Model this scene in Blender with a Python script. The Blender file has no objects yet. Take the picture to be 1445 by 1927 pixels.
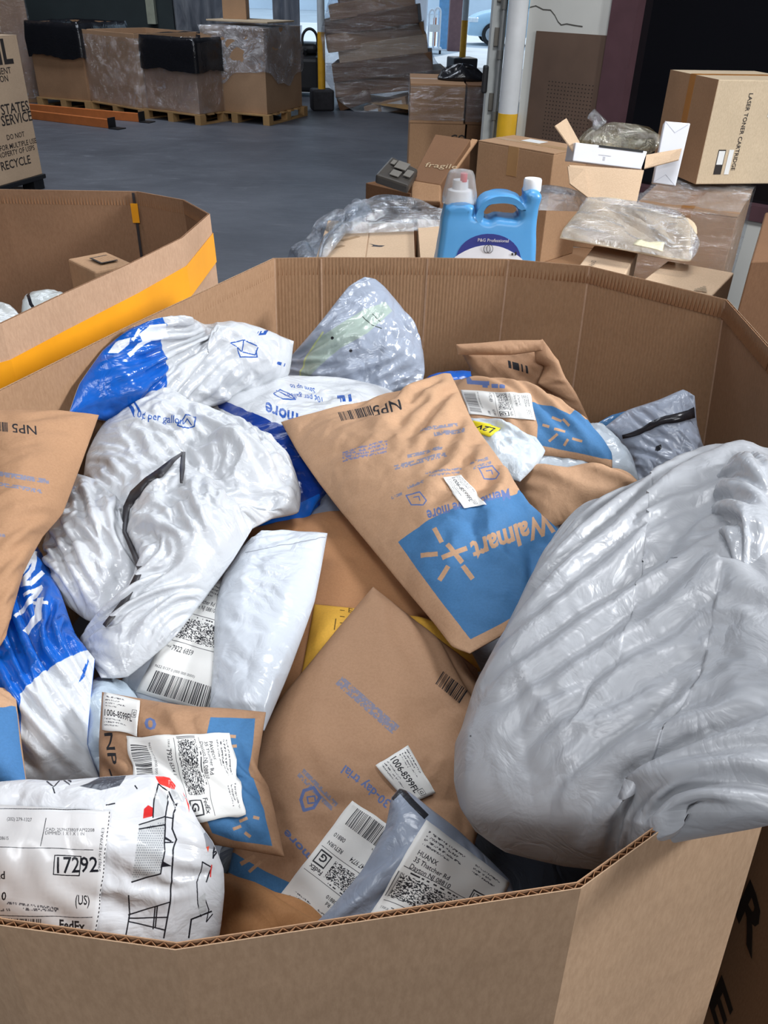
import bpy, bmesh, math, random
import numpy as np
from mathutils import Vector, Matrix
from mathutils.geometry import tessellate_polygon

SC = bpy.context.scene
COL = SC.collection
PI = math.pi

# ------------------------------------------------------------------ camera
FPX, CAM_Z, PITCH, ROLL = 1540.0, 1.75, math.radians(33.0), math.radians(1.8)
CAM = np.array([0.0, 0.0, CAM_Z])
_fw = np.array([0, math.cos(PITCH), -math.sin(PITCH)])
_r0 = np.array([1.0, 0, 0]); _u0 = np.cross(_r0, _fw)
_rt = _r0 * math.cos(ROLL) + _u0 * math.sin(ROLL)
_up = -_r0 * math.sin(ROLL) + _u0 * math.cos(ROLL)
cam = bpy.data.objects.new('camera', bpy.data.cameras.new('camera'))
COL.objects.link(cam)
cam.matrix_world = Matrix([[_rt[0], _up[0], -_fw[0], 0], [_rt[1], _up[1], -_fw[1], 0], [_rt[2], _up[2], -_fw[2], CAM_Z], [0, 0, 0, 1]])
cam.data.sensor_fit = 'VERTICAL'; cam.data.sensor_height = 36.0
cam.data.lens = FPX / 1927.0 * 36.0
cam.data.clip_start = 0.02; cam.data.clip_end = 200
SC.camera = cam

# ------------------------------------------------------------------ light and exposure
SC.view_settings.view_transform = 'Standard'
SC.view_settings.look = 'None'
SC.view_settings.exposure = -0.12
SC.view_settings.gamma = 1.0
SC.view_settings.use_curve_mapping = False
world = bpy.data.worlds.new('world'); SC.world = world
world.use_nodes = True
_bg = world.node_tree.nodes['Background']
_bg.inputs['Color'].default_value = (0.60, 0.80, 1.0, 1)
_bg.inputs['Strength'].default_value = 1.5

def area(name, loc, target, sx, sy, power, color=(1, 1, 1)):
    l = bpy.data.lights.new(name, 'AREA'); l.shape = 'RECTANGLE'; l.size = sx; l.size_y = sy
    l.energy = power; l.color = color
    o = bpy.data.objects.new(name, l); COL.objects.link(o); o.location = loc
    o.rotation_euler = (Vector(target) - Vector(loc)).to_track_quat('-Z', 'Y').to_euler()
    return o

area('right_key_light', (3.5, 1.0, 3.05), (0.0, 0.8, 1.1), 0.8, 0.7, 200, (0.95, 0.98, 1.0))  # unseen key light from the right, placed to suit how the shadows fall
area('overhead_fill_light', (-1.1, -0.2, 4.6), (0.0, 0.8, 0.5), 2.0, 0.3, 46, (0.92, 0.96, 1.0))  # fill added at upper left to soften the shadows in the bin
area('overhead_fill_light', (0.6, -3.2, 3.8), (0.0, 0.9, 1.0), 2.4, 0.6, 96, (0.95, 0.97, 1.0))  # front fill added behind the camera to brighten the near wall
area('overhead_fill_light', (-2.0, 7.0, 5.2), (-2.0, 7.0, 0.0), 3.0, 1.0, 140, (0.80, 0.88, 1.0))
area('overhead_fill_light', (-4.0, 12.0, 5.2), (-3.6, 14.0, 0.0), 3.0, 1.0, 170, (0.82, 0.89, 1.0))
area('overhead_fill_light', (0.9, 1.9, 5.0), (1.3, 4.2, 0.6), 1.2, 1.0, 120, (0.95, 0.97, 1.0))  # fill added above the carton pile to light its front faces
_s = bpy.data.lights.new('sun', 'SUN'); _s.energy = 2.5; _s.angle = 0.02; _s.color = (1.0, 0.97, 0.92)
sun = bpy.data.objects.new('sun', _s); COL.objects.link(sun); sun.location = (10, 40, 20)
sun.rotation_euler = (math.radians(-48), math.radians(25), 0)

# ------------------------------------------------------------------ pixels to points of the place
def ray(u, v):
    return _fw + _rt * ((u - 722.5) / FPX) + _up * ((963.5 - v) / FPX)
def Pz(u, v, z):
    d = ray(u, v); return CAM + d * ((z - CAM_Z) / d[2])
def Py(u, v, y):
    d = ray(u, v); return CAM + d * (y / d[1])
def project(P):
    Q = np.asarray(P) - CAM
    w = Q @ _fw
    return np.stack([722.5 + FPX * (Q @ _rt) / w, 963.5 - FPX * (Q @ _up) / w], -1)

# ------------------------------------------------------------------ object helpers
def link(o):
    COL.objects.link(o); return o
def tag(o, label=None, cat=None, group=None, kind=None):
    for k, v in (('label', label), ('category', cat), ('group', group), ('kind', kind)):
        if v: o[k] = v
    return o
def world_loc(o):
    l = np.zeros(3)
    while o is not None:
        l = l + np.array(o.location); o = o.parent
    return l
def mesh(name, V, F, mats, parent=None, smooth=False, uv=None, midx=None, origin=None):
    """one mesh object from world-space vertices; children carry coordinates local to their parent"""
    V = np.asarray(V, float).reshape(-1, 3)
    me = bpy.data.meshes.new(name)
    if origin is None:
        origin = world_loc(parent) if parent is not None else np.array([(V[:, 0].min() + V[:, 0].max()) / 2, (V[:, 1].min() + V[:, 1].max()) / 2, V[:, 2].min()])
    me.from_pydata((V - origin).tolist(), [], [list(map(int, f)) for f in F])
    if uv is not None:
        ul = me.uv_layers.new(name='UVMap')
        li = np.empty(len(me.loops), int); me.loops.foreach_get('vertex_index', li)
        ul.data.foreach_set('uv', np.asarray(uv, float)[li].ravel())
    if not isinstance(mats, (list, tuple)): mats = [mats]
    for m in mats: me.materials.append(m)
    if midx is not None: me.polygons.foreach_set('material_index', np.asarray(midx, int))
    if smooth: me.polygons.foreach_set('use_smooth', [True] * len(me.polygons))
    me.update()
    o = link(bpy.data.objects.new(name, me))
    if parent is not None:
        o.parent = parent
    else:
        o.location = origin
    return o
def empty(name, loc):
    o = bpy.data.objects.new(name, None); o.location = loc; o.empty_display_size = 0.1
    return link(o)

class Geo:
    """collects boxes, tubes, prisms and sheets and links them as one mesh"""
    def __init__(self): self.V = []; self.F = []; self.n = 0
    def add(self, V, F):
        V = np.asarray(V, float).reshape(-1, 3)
        self.V.append(V); self.F += [[i + self.n for i in f] for f in F]; self.n += len(V); return self
    def hexa(self, c8):
        return self.add(c8, [(0, 3, 2, 1), (4, 5, 6, 7), (0, 1, 5, 4), (1, 2, 6, 5), (2, 3, 7, 6), (3, 0, 4, 7)])
    def box(self, o, ax, ay, az):
        """corner o and three edge vectors"""
        o, ax, ay, az = map(lambda q: np.asarray(q, float), (o, ax, ay, az))
        return self.hexa([o, o + ax, o + ax + ay, o + ay, o + az, o + ax + az, o + ax + ay + az, o + ay + az])
    def cbox(self, c, sx, sy, sz, rz=0.0):
        """centre of the base, sizes, turn about the vertical"""
        a = np.array([math.cos(rz), math.sin(rz), 0]); b = np.array([-math.sin(rz), math.cos(rz), 0])
        return self.box(np.asarray(c, float) - a * sx / 2 - b * sy / 2, a * sx, b * sy, (0, 0, sz))
    def tube(self, pts, r, n=10, cap=True):
        pts = np.asarray(pts, float); k = len(pts)
        rr = np.full(k, r) if np.isscalar(r) else np.asarray(r, float)
        T = np.gradient(pts, axis=0); T /= np.linalg.norm(T, axis=1)[:, None] + 1e-12
        ref = np.array([0, 0, 1.0]) if abs(T[0][2]) < 0.9 else np.array([1.0, 0, 0])
        V = []
        for i in range(k):
            a = np.cross(T[i], ref); na = np.linalg.norm(a)
            a = a / na if na > 1e-6 else np.array([0, 1.0, 0])
            b = np.cross(T[i], a); ref = np.cross(a, T[i]) if na > 1e-6 else ref
            for j in range(n):
                t = 2 * PI * j / n; V.append(pts[i] + rr[i] * (a * math.cos(t) + b * math.sin(t)))
        F = [(i * n + j, i * n + (j + 1) % n, (i + 1) * n + (j + 1) % n, (i + 1) * n + j) for i in range(k - 1) for j in range(n)]
        if cap: F += [tuple(range(n))[::-1], tuple(range((k - 1) * n, k * n))]
        return self.add(V, F)
    def lathe(self, c, prof, n=28):
        """(radius, height) profile about the vertical through c"""
        return self.tube([np.asarray(c, float) + (0, 0, h + 1e-6 * i) for i, (r, h) in enumerate(prof)], [max(r, 1e-5) for r, h in prof], n) if False else self._lathe(c, prof, n)
    def _lathe(self, c, prof, n):
        c = np.asarray(c, float); V = []
        for r, h in prof:
            for j in range(n):
                t = 2 * PI * j / n; V.append(c + (r * math.cos(t), r * math.sin(t), h))
        k = len(prof)
        F = [(i * n + j, i * n + (j + 1) % n, (i + 1) * n + (j + 1) % n, (i + 1) * n + j) for i in range(k - 1) for j in range(n)]
        return self.add(V, F)
    def grid(self, P):
        """sheet from an (n, m, 3) array"""
        n, m = P.shape[:2]
        return self.add(P.reshape(-1, 3), grid_faces(n, m))
    def obj(self, name, mats, parent=None, smooth=False, bevel=0.0, seg=2, origin=None):
        o = mesh(name, np.concatenate(self.V), self.F, mats, parent, smooth, origin=origin)
        if smooth: o.data.set_sharp_from_angle(angle=1.0)
        if bevel:
            m = o.modifiers.new('bevel', 'BEVEL'); m.width = bevel; m.segments = seg; m.limit_method = 'ANGLE'
        return o
def grid_faces(n, m, flip=False, off=0):
    i = np.arange(n - 1)[:, None] * m + np.arange(m - 1)[None, :]
    q = np.stack([i, i + 1, i + m + 1, i + m], -1).reshape(-1, 4) + off
    return (q[:, ::-1] if flip else q).tolist()

# ------------------------------------------------------------------ noise
def vnoise(x, y, seed):
    r = np.random.RandomState(seed); T = r.rand(64, 64)
    x = np.asarray(x, float); y = np.asarray(y, float)
    xi = np.floor(x).astype(int); yi = np.floor(y).astype(int); fx = x - xi; fy = y - yi
    fx = fx * fx * (3 - 2 * fx); fy = fy * fy * (3 - 2 * fy)
    g = lambda a, b: T[a % 64, b % 64]
    return (g(xi, yi) * (1 - fx) + g(xi + 1, yi) * fx) * (1 - fy) + (g(xi, yi + 1) * (1 - fx) + g(xi + 1, yi + 1) * fx) * fy
def perlin(x, y, seed):
    r = np.random.RandomState(seed); a = r.rand(64, 64) * 2 * PI; GX, GY = np.cos(a), np.sin(a)
    x = np.asarray(x, float) + 100; y = np.asarray(y, float) + 100
    xi = np.floor(x).astype(int); yi = np.floor(y).astype(int); fx = x - xi; fy = y - yi
    u = fx ** 3 * (fx * (fx * 6 - 15) + 10); w = fy ** 3 * (fy * (fy * 6 - 15) + 10)
    g = lambda i, j: GX[(xi + i) % 64, (yi + j) % 64] * (fx - i) + GY[(xi + i) % 64, (yi + j) % 64] * (fy - j)
    return 1.4 * ((g(0, 0) * (1 - u) + g(1, 0) * u) * (1 - w) + (g(0, 1) * (1 - u) + g(1, 1) * u) * w)
def facets(x, y, seed):
    """piecewise flat heights over a triangulated lattice with random diagonals: crisp folds, flat facets"""
    r = np.random.RandomState(seed); H = r.rand(64, 64) - .5; Dg = r.rand(64, 64) < .5
    x = np.asarray(x, float) + 200; y = np.asarray(y, float) + 200
    i = np.floor(x).astype(int); j = np.floor(y).astype(int); u = x - i; v = y - j
    h = lambda a, b: H[(i + a) % 64, (j + b) % 64]
    a, b, c, d = h(0, 0), h(1, 0), h(0, 1), h(1, 1)
    p = np.where(u >= v, a + (b - a) * u + (d - b) * v, a + (d - c) * u + (c - a) * v)
    q = np.where(u + v <= 1, a + (b - a) * u + (c - a) * v, d + (c - d) * (1 - u) + (b - d) * (1 - v))
    return np.where(Dg[i % 64, j % 64], p, q)
def creases(X, Y, wl, seed, ang=0.0, stretch=1.0, oct=3):
    """folds of crumpled film or paper, from large facets to small ones; mean about zero"""
    h = 0; a = 1.0; w = wl
    for k in range(oct):
        t = ang + (.55 * k if stretch > 1.5 else 1.1 * k); c, s_ = math.cos(t), math.sin(t); st = 1 + (stretch - 1) * .75 ** k
        x = (X * c + Y * s_) / (w * st); y = (-X * s_ + Y * c) / w
        x, y = x + .22 * perlin(x * .8, y * .8, seed + 50 + k), y + .22 * perlin(x * .8 + 7, y * .8, seed + 60 + k)
        h = h + a * facets(x, y, seed + 9 * k); a *= 0.46; w *= 0.47
    return h
def fbm(x, y, seed, oct=4):
    s = 0; a = 0.5
    for k in range(oct):
        s = s + a * vnoise(x * 2 ** k, y * 2 ** k, seed + k); a *= 0.5
    return s

# ------------------------------------------------------------------ materials
def lin(r, g, b):
    f = lambda c: (c / 255 / 12.92) if c / 255 <= 0.04045 else ((c / 255 + 0.055) / 1.055) ** 2.4
    return (f(r), f(g), f(b))
def newmat(name):
    m = bpy.data.materials.new(name); m.use_nodes = True
    nt = m.node_tree; b = nt.nodes['Principled BSDF']
    return m, nt, b
def nd(nt, t, **kw):
    n = nt.nodes.new(t)
    for k, v in kw.items():
        if k in n.inputs: n.inputs[k].default_value = v
        else: setattr(n, k, v)
    return n
def coords(nt, kind='Object', scale=(1, 1, 1)):
    tc = nd(nt, 'ShaderNodeTexCoord'); mp = nd(nt, 'ShaderNodeMapping'); mp.inputs['Scale'].default_value = scale
    nt.links.new(tc.outputs[kind], mp.inputs['Vector']); return mp.outputs['Vector']
def mixrgb(nt, fac, a, b, mode='MIX'):
    n = nt.nodes.new('ShaderNodeMix'); n.data_type = 'RGBA'; n.blend_type = mode
    for s, v in ((n.inputs[0], fac), (n.inputs[6], a), (n.inputs[7], b)):
        if isinstance(v, bpy.types.NodeSocket): nt.links.new(v, s)
        elif isinstance(v, (int, float)): s.default_value = v
        else: s.default_value = (*v[:3], 1)
    return n.outputs[2]
def ramp(nt, src, stops):
    r = nt.nodes.new('ShaderNodeValToRGB'); e = r.color_ramp.elements
    while len(e) < len(stops): e.new(0.5)
    for el, (p, c) in zip(e, stops):
        el.position = p; el.color = (*((c,) * 3 if np.isscalar(c) else c[:3]), 1)
    nt.links.new(src, r.inputs[0]); return r.outputs[0]
def bump(nt, b, h, strength, dist=0.01, prev=None):
    n = nd(nt, 'ShaderNodeBump'); n.inputs['Strength'].default_value = strength; n.inputs['Distance'].default_value = dist
    nt.links.new(h, n.inputs['Height'])
    if prev is not None: nt.links.new(prev, n.inputs['Normal'])
    nt.links.new(n.outputs[0], b.inputs['Normal']); return n.outputs[0]
def noise_tex(nt, vec, scale, detail=4, rough=0.55, dist=0.0):
    n = nd(nt, 'ShaderNodeTexNoise'); n.inputs['Scale'].default_value = scale; n.inputs['Detail'].default_value = detail
    n.inputs['Roughness'].default_value = rough; n.inputs['Distortion'].default_value = dist
    if vec is not None: nt.links.new(vec, n.inputs['Vector'])
    return n.outputs['Fac']

def plain(name, col, rough=0.6, metal=0.0, var=0.12, scale=8.0, spec=0.5, bmp=0.0, bscale=60.0):
    m, nt, b = newmat(name)
    v = coords(nt)
    n = noise_tex(nt, v, scale)
    c = mixrgb(nt, ramp(nt, n, [(0.3, 0.0), (0.7, 1.0)]), [x * (1 - var) for x in col], [min(1, x * (1 + var)) for x in col])
    nt.links.new(c, b.inputs['Base Color'])
    b.inputs['Roughness'].default_value = rough; b.inputs['Metallic'].default_value = metal
    b.inputs['Specular IOR Level'].default_value = spec
    if bmp: bump(nt, b, noise_tex(nt, v, bscale), bmp, 0.004)
    return m

def cardboard(name, col, stripes=0.0, period=0.0085, dirt=0.10, rough=0.82):
    """kraft board: fibre speckle, soft blotches and faint upright flute lines"""
    m, nt, b = newmat(name)
    v = coords(nt)
    big = noise_tex(nt, v, 3.0, 5); fine = noise_tex(nt, coords(nt, 'Object', (1, 1, 0.35)), 260, 3, 0.7)
    c = mixrgb(nt, ramp(nt, big, [(0.3, 0.0), (0.72, 1.0)]), [x * (1 - dirt) for x in col], [x * (1 + dirt * 0.7) for x in col])
    c = mixrgb(nt, ramp(nt, fine, [(0.35, 0.0), (0.65, 1.0)]), c, mixrgb(nt, 1.0, c, (0.86, 0.84, 0.82), 'MULTIPLY'))
    nt.links.new(c, b.inputs['Base Color']); b.inputs['Roughness'].default_value = rough
    b.inputs['Specular IOR Level'].default_value = 0.25
    pr = bump(nt, b, fine, 0.10, 0.001)
    if stripes:
        at = nd(nt, 'ShaderNodeUVMap')
        w = nd(nt, 'ShaderNodeTexWave'); w.wave_type = 'BANDS'; w.bands_direction = 'X'
        w.inputs['Scale'].default_value = 0.314 / period; w.inputs['Distortion'].default_value = 0.4; w.inputs['Detail'].default_value = 1
        nt.links.new(at.outputs[0], w.inputs['Vector'])
        bump(nt, b, w.outputs['Fac'], stripes, 0.0015, pr)
    return m

def film(name, tint=(0.9, 0.93, 0.97), amount=0.22, scale=9.0, stretch=(1, 1, 1), rough=0.12, haze=0.10, bs=0.5):
    """clear stretch wrap: mostly see-through, glossy wrinkles with painted glints, a little haze"""
    m, nt, b = newmat(name); nt.nodes.remove(b)
    out = nt.nodes['Material Output']
    v = coords(nt, 'Object', stretch)
    n1 = noise_tex(nt, v, scale, 6, 0.6, 1.2)
    rid = nd(nt, 'ShaderNodeMath', operation='SUBTRACT'); nt.links.new(n1, rid.inputs[0]); rid.inputs[1].default_value = 0.5
    ab = nd(nt, 'ShaderNodeMath', operation='ABSOLUTE'); nt.links.new(rid.outputs[0], ab.inputs[0])
    crease = ramp(nt, noise_tex(nt, v, scale * .45, 4, .6, .8), [(0.35, 0.0), (0.75, 1.0)])
    bp = nd(nt, 'ShaderNodeBump'); bp.inputs['Strength'].default_value = bs; bp.inputs['Distance'].default_value = 0.12
    nt.links.new(ab.outputs[0], bp.inputs['Height'])
    tr = nd(nt, 'ShaderNodeBsdfTransparent'); tr.inputs[0].default_value = (*tint, 1)
    gl = nd(nt, 'ShaderNodeBsdfGlossy'); gl.inputs['Roughness'].default_value = rough; gl.inputs['Color'].default_value = (1, 1, 1, 1)
    nt.links.new(bp.outputs[0], gl.inputs['Normal'])
    df = nd(nt, 'ShaderNodeBsdfDiffuse'); df.inputs[0].default_value = (*tint, 1)
    nt.links.new(bp.outputs[0], df.inputs['Normal'])
    m1 = nd(nt, 'ShaderNodeMixShader'); m1.inputs[0].default_value = amount
    nt.links.new(tr.outputs[0], m1.inputs[1]); nt.links.new(gl.outputs[0], m1.inputs[2])
    h = nd(nt, 'ShaderNodeMath', operation='MULTIPLY_ADD'); nt.links.new(crease, h.inputs[0]); h.inputs[1].default_value = haze * 2.0; h.inputs[2].default_value = haze * 0.5
    thin = ramp(nt, ab.outputs[0], [(0.0, 1.0), (0.014, 0.0)])  # painted highlights: thin pale diffuse lines along the wrinkles
    msk = ramp(nt, noise_tex(nt, v, scale * .8, 3, .5), [(0.5, 0.0), (0.62, 1.0)])
    tm = nd(nt, 'ShaderNodeMath', operation='MULTIPLY'); nt.links.new(thin, tm.inputs[0]); nt.links.new(msk, tm.inputs[1])
    h2 = nd(nt, 'ShaderNodeMath', operation='MULTIPLY_ADD'); nt.links.new(tm.outputs[0], h2.inputs[0]); h2.inputs[1].default_value = 0.55; nt.links.new(h.outputs[0], h2.inputs[2]); h = h2
    m2 = nd(nt, 'ShaderNodeMixShader'); nt.links.new(h.outputs[0], m2.inputs[0])
    nt.links.new(m1.outputs[0], m2.inputs[1]); nt.links.new(df.outputs[0], m2.inputs[2])
    nt.links.new(m2.outputs[0], out.inputs[0]); return m

def paper(name, img=None, col=(0.5, 0.26, 0.13), rough=0.72, bmp=0.35, spec=0.3, gloss=False, dirt=0.12, bscale=34.0):
    """mailer paper or poly film: printed colours (generated in memory) or a flat tint, soiled and finely creased"""
    m, nt, b = newmat(name)
    v = coords(nt)
    if img is not None:
        t = nd(nt, 'ShaderNodeTexImage'); t.image = img; t.extension = 'EXTEND'; c = t.outputs[0]
    else:
        c = mixrgb(nt, 0.0, col, col)
    big = noise_tex(nt, v, 7.0, 5, 0.6); fine = noise_tex(nt, v, 420 if not gloss else 90, 3, 0.7)
    c = mixrgb(nt, ramp(nt, big, [(0.32, 0.0), (0.7, 1.0)]), mixrgb(nt, 1.0, c, (1 - dirt,) * 3, 'MULTIPLY'), c)
    if not gloss:
        c = mixrgb(nt, ramp(nt, fine, [(0.38, 0.0), (0.66, 1.0)]), c, mixrgb(nt, 1.0, c, (0.90, 0.885, 0.87), 'MULTIPLY'))
    nt.links.new(c, b.inputs['Base Color'])
    b.inputs['Roughness'].default_value = rough; b.inputs['Specular IOR Level'].default_value = spec
    if bmp:
        vo = nd(nt, 'ShaderNodeTexVoronoi'); vo.feature = 'F1'; vo.inputs['Scale'].default_value = bscale * 0.55
        wv = nd(nt, 'ShaderNodeMix'); wv.data_type = 'VECTOR'
        nz = nd(nt, 'ShaderNodeTexNoise'); nz.inputs['Scale'].default_value = 9.0; nt.links.new(v, nz.inputs['Vector'])
        wv.inputs[0].default_value = 0.12; nt.links.new(v, wv.inputs[4]); nt.links.new(nz.outputs['Color'], wv.inputs[5])
        nt.links.new(wv.outputs[1], vo.inputs['Vector'])
        n2 = noise_tex(nt, v, bscale, 5, 0.55, 0.6)
        if gloss:
            n3 = noise_tex(nt, v, bscale * .8, 4, 0.5, 0.9); q = nd(nt, 'ShaderNodeMath', operation='SUBTRACT'); nt.links.new(n3, q.inputs[0]); q.inputs[1].default_value = 0.5
            q2 = nd(nt, 'ShaderNodeMath', operation='ABSOLUTE'); nt.links.new(q.outputs[0], q2.inputs[0])
            pr = bump(nt, b, q2.outputs[0], bmp * .8, 0.02)
        else:
            pr = bump(nt, b, vo.outputs['Distance'], bmp * 0.55, 0.012)
        bump(nt, b, n2, bmp * (.25 if gloss else .8), 0.006, pr)
    return m
# ------------------------------------------------------------------ the warehouse
def struct(o): o['kind'] = 'structure'; return o
def floor_mat():
    m, nt, b = newmat('painted_concrete'); v = coords(nt)
    n1 = noise_tex(nt, v, 0.9, 6, 0.6, 0.4); n2 = noise_tex(nt, coords(nt, 'Object', (1, 3, 1)), 3.0, 6, 0.65, 0.8); n3 = noise_tex(nt, v, 40, 3, 0.7)
    c = mixrgb(nt, ramp(nt, n1, [(0.35, 0), (0.65, 1)]), lin(84, 87, 95), lin(106, 109, 117))
    c = mixrgb(nt, ramp(nt, n2, [(0.60, 0), (0.74, 0.5)]), c, lin(148, 151, 157))
    c = mixrgb(nt, ramp(nt, n3, [(0.4, 0), (0.8, 0.3)]), c, lin(66, 68, 75))
    nt.links.new(c, b.inputs['Base Color']); nt.links.new(ramp(nt, n2, [(0.3, 0.42), (0.7, 0.62)]), b.inputs['Roughness'])
    bump(nt, b, n2, 0.08, 0.01); return m
FM = floor_mat()
def slab_box(name, x0, x1, y0, y1, z0, z1, mat):
    g = Geo(); g.box((x0, y0, z0), (x1 - x0, 0, 0), (0, y1 - y0, 0), (0, 0, z1 - z0)); return g.obj(name, mat)
YB, YO = 19.0, 23.0
struct(slab_box('floor', -13, 9, -6, YO, -0.15, 0.0, FM))
yard = struct(slab_box('floor_outside', -40, 45, YO, 90, -0.17, -0.01, plain('yard_concrete', lin(196, 200, 204), .8, var=.08, scale=1.2)))
wm = plain('wall_paint_green', lin(62, 72, 74), .7, var=.12, scale=1.5); wl = plain('wall_paint_pale', lin(205, 205, 200), .7, var=.06, scale=2.0, bmp=.05, bscale=30)
struct(slab_box('ceiling', -13, 9, -6, YO, 5.6, 5.75, plain('ceiling_paint', lin(150, 152, 155), .8)))
struct(slab_box('wall_left', -13.2, -13, -6, YO, 0, 5.6, wm))
struct(slab_box('wall_front', -13, 9, -6.2, -6, 0, 5.6, plain('wall_paint_near', lin(150, 150, 150), .8)))
struct(slab_box('wall_right', 9, 9.2, -6, YO, 0, 5.6, plain('wall_paint_side', lin(120, 120, 122), .8)))
xa = float(Py(326, 30, YB)[0]); xb = float(Py(563, 30, YB)[0])
bw = struct(slab_box('wall_back', -13, xa, YB, YB + .2, 0, 5.6, wm))
# the silvery roll-up curtain beside the open dock
def curtain():
    m, nt, b = newmat('silver_curtain'); v = coords(nt)
    n = noise_tex(nt, coords(nt, 'Object', (2.2, 1, .5)), 1.6, 4, .6, 1.0)
    nt.links.new(mixrgb(nt, ramp(nt, n, [(.35, 0), (.7, 1)]), lin(150, 158, 172), lin(240, 243, 250)), b.inputs['Base Color'])
    b.inputs['Roughness'].default_value = .35; b.inputs['Metallic'].default_value = .3; bump(nt, b, n, .8, .06); return m
cm_ = curtain()
for k_, (ua, ub, zt_) in enumerate(((326, 452, 5.5), (452, 512, float(Py(480, 36, YB)[2])), (512, 563, 5.5))):
    n = 50; xs = np.linspace(float(Py(ua, 30, YB)[0]), float(Py(ub, 30, YB)[0]), n); P = np.zeros((2, n, 3)); P[..., 0] = xs
    P[..., 1] = YB + .1 + .05 * np.sin(xs * 9) + .03 * np.sin(xs * 23 + 1); P[0, :, 2] = 0.02; P[1, :, 2] = zt_
    o = mesh('trim_%d' % (1, 7, 8)[k_], P.reshape(-1, 3), grid_faces(2, n), cm_, None, True); struct(o); o.modifiers.new('thickness', 'SOLIDIFY').thickness = .02
g = Geo(); g.box(Py(278, 45, YB - .25), (.16, 0, 0), (0, .16, 0), (0, 0, 4.2)); struct(g.obj('trim_2', plain('cream_post', lin(196, 200, 178), .6)))
# dock beyond the opening: right return wall, then daylight
xr = float(Py(930, 90, YB)[0]) + 1.4
struct(slab_box('wall_dock', xr, 9, YB, YB + .2, 0, 5.6, wm))
def dock_slab(name, u0, u1, y, z1, mat, t=.2, z0=-.01):
    a, b = Py(u0, 60, y), Py(u1, 60, y); return slab_box(name, float(a[0]), float(b[0]), y, y + t, z0, z1, mat)
struct(dock_slab('wall_outside', 824, 852, 29.5, 4.5, plain('blue_wall', lin(120, 178, 225), .6)))
struct(dock_slab('trim_3', 844, 872, 28.6, 4.5, plain('brown_column', lin(112, 82, 84), .6), .5))
struct(slab_box('wall_outside_far', -30, 40, 62, 62.3, 0, 14, plain('far_building', lin(205, 215, 225), .8, scale=.4)))
# ---- the partition at the right with pegboard and dark glazed door
W1 = Py(985, 100, 5.8)[:2]; W2 = Py(1500, 100, 4.75)[:2]; WD = (W2 - W1) / np.linalg.norm(W2 - W1); WN = np.array([WD[1], -WD[0]])
if WN @ -W1 < 0: WN = -WN
def on_wall(u, v, off=0.0):
    """where the line of sight meets the partition's face"""
    d = ray(u, v); t = ((W1 + WN * off) @ WN) / (d[:2] @ WN); return CAM + d * t
def wall_block(name, s0, s1, z0, z1, off, th, mat, parent=None, bevel=0.0):
    a = W1 + WD * s0 + WN * off
    g = Geo(); g.box((*a, z0), (*(WD * (s1 - s0)), 0), (*(-WN * th), 0), (0, 0, z1 - z0)); return g.obj(name, mat, parent, bevel=bevel)
def s_of(u, v): return float((on_wall(u, v)[:2] - W1) @ WD)
sd0 = s_of(1205, 10); maroon = plain('maroon_steel', lin(84, 58, 64), .5)
zs_ = float(on_wall(1425, 398)[2])
struct(wall_block('wall_partition', .008, sd0 - .16, 0, 5.6, 0, .15, wl)); struct(wall_block('wall_partition_low', sd0 - .16, sd0 + 4.2, 0, zs_, 0, .15, wl))
struct(wall_block('trim_4', sd0 - .16, sd0, zs_, 5.6, .03, .2, maroon)); struct(wall_block('trim_5', sd0, sd0 + 4.2, zs_ - .05, zs_ + .03, .02, .2, maroon))
gm, nt, b = newmat('dark_glass'); b.inputs['Base Color'].default_value = (.006, .006, .008, 1); b.inputs['Roughness'].default_value = .06; b.inputs['Specular IOR Level'].default_value = .6
gm2 = noise_tex(nt, coords(nt), 1.2, 2); nt.links.new(ramp(nt, gm2, [(.3, .05), (.7, .10)]), b.inputs['Roughness'])
struct(wall_block('window_1', sd0, sd0 + 4.2, zs_ + .03, 5.6, -.06, .04, gm))
# crack in the plaster
ck = [(997, 15), (1008, 12), (1022, 19), (1036, 20), (1044, 30), (1050, 42), (1056, 48), (1066, 46), (1082, 49), (1096, 51)]
g = Geo()
for a, c in zip(ck[:-1], ck[1:]):
    p, q = on_wall(*a, .001), on_wall(*c, .001); g.box(p, q - p, (0, 0, .006), (*(WN * .0012), 0))
o = g.obj('wall_crack', plain('crack_dark', lin(80, 78, 74), .9), bpy.data.objects['wall_partition'])
# pegboard
peg = plain('pegboard_brown', lin(96, 76, 64), .7, var=.2, scale=3)
p0 = s_of(1011, 60); p1 = s_of(1166, 74); pz1 = float(on_wall(1011, 58)[2])
po = wall_block('pegboard', p0, p1, .35, pz1, .012, .010, peg); tag(po, 'dark brown pegboard fixed to the pale partition wall', 'pegboard')
g = Geo()
for i in range(14):
    for j in range(26):
        c = W1 + WD * (p0 + (p1 - p0) * (.24 + .042 * i)) + WN * .0125; z = pz1 - .26 - .021 * j
        V = [(*(c + WD * .0035 * math.cos(t)), z + .0035 * math.sin(t)) for t in np.linspace(0, 2 * PI, 7)[:-1]]; V2 = [(q[0] + WN[0] * .0006, q[1] + WN[1] * .0006, q[2]) for q in V]
        g.add(V + V2, [tuple(range(6, 12)), tuple(range(5, -1, -1))] + [(k, (k + 1) % 6, 6 + (k + 1) % 6, 6 + k) for k in range(6)])
o = g.obj('peg_hole', plain('hole_dark', lin(26, 20, 18), .9), po); o['kind'] = 'stuff'
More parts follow.
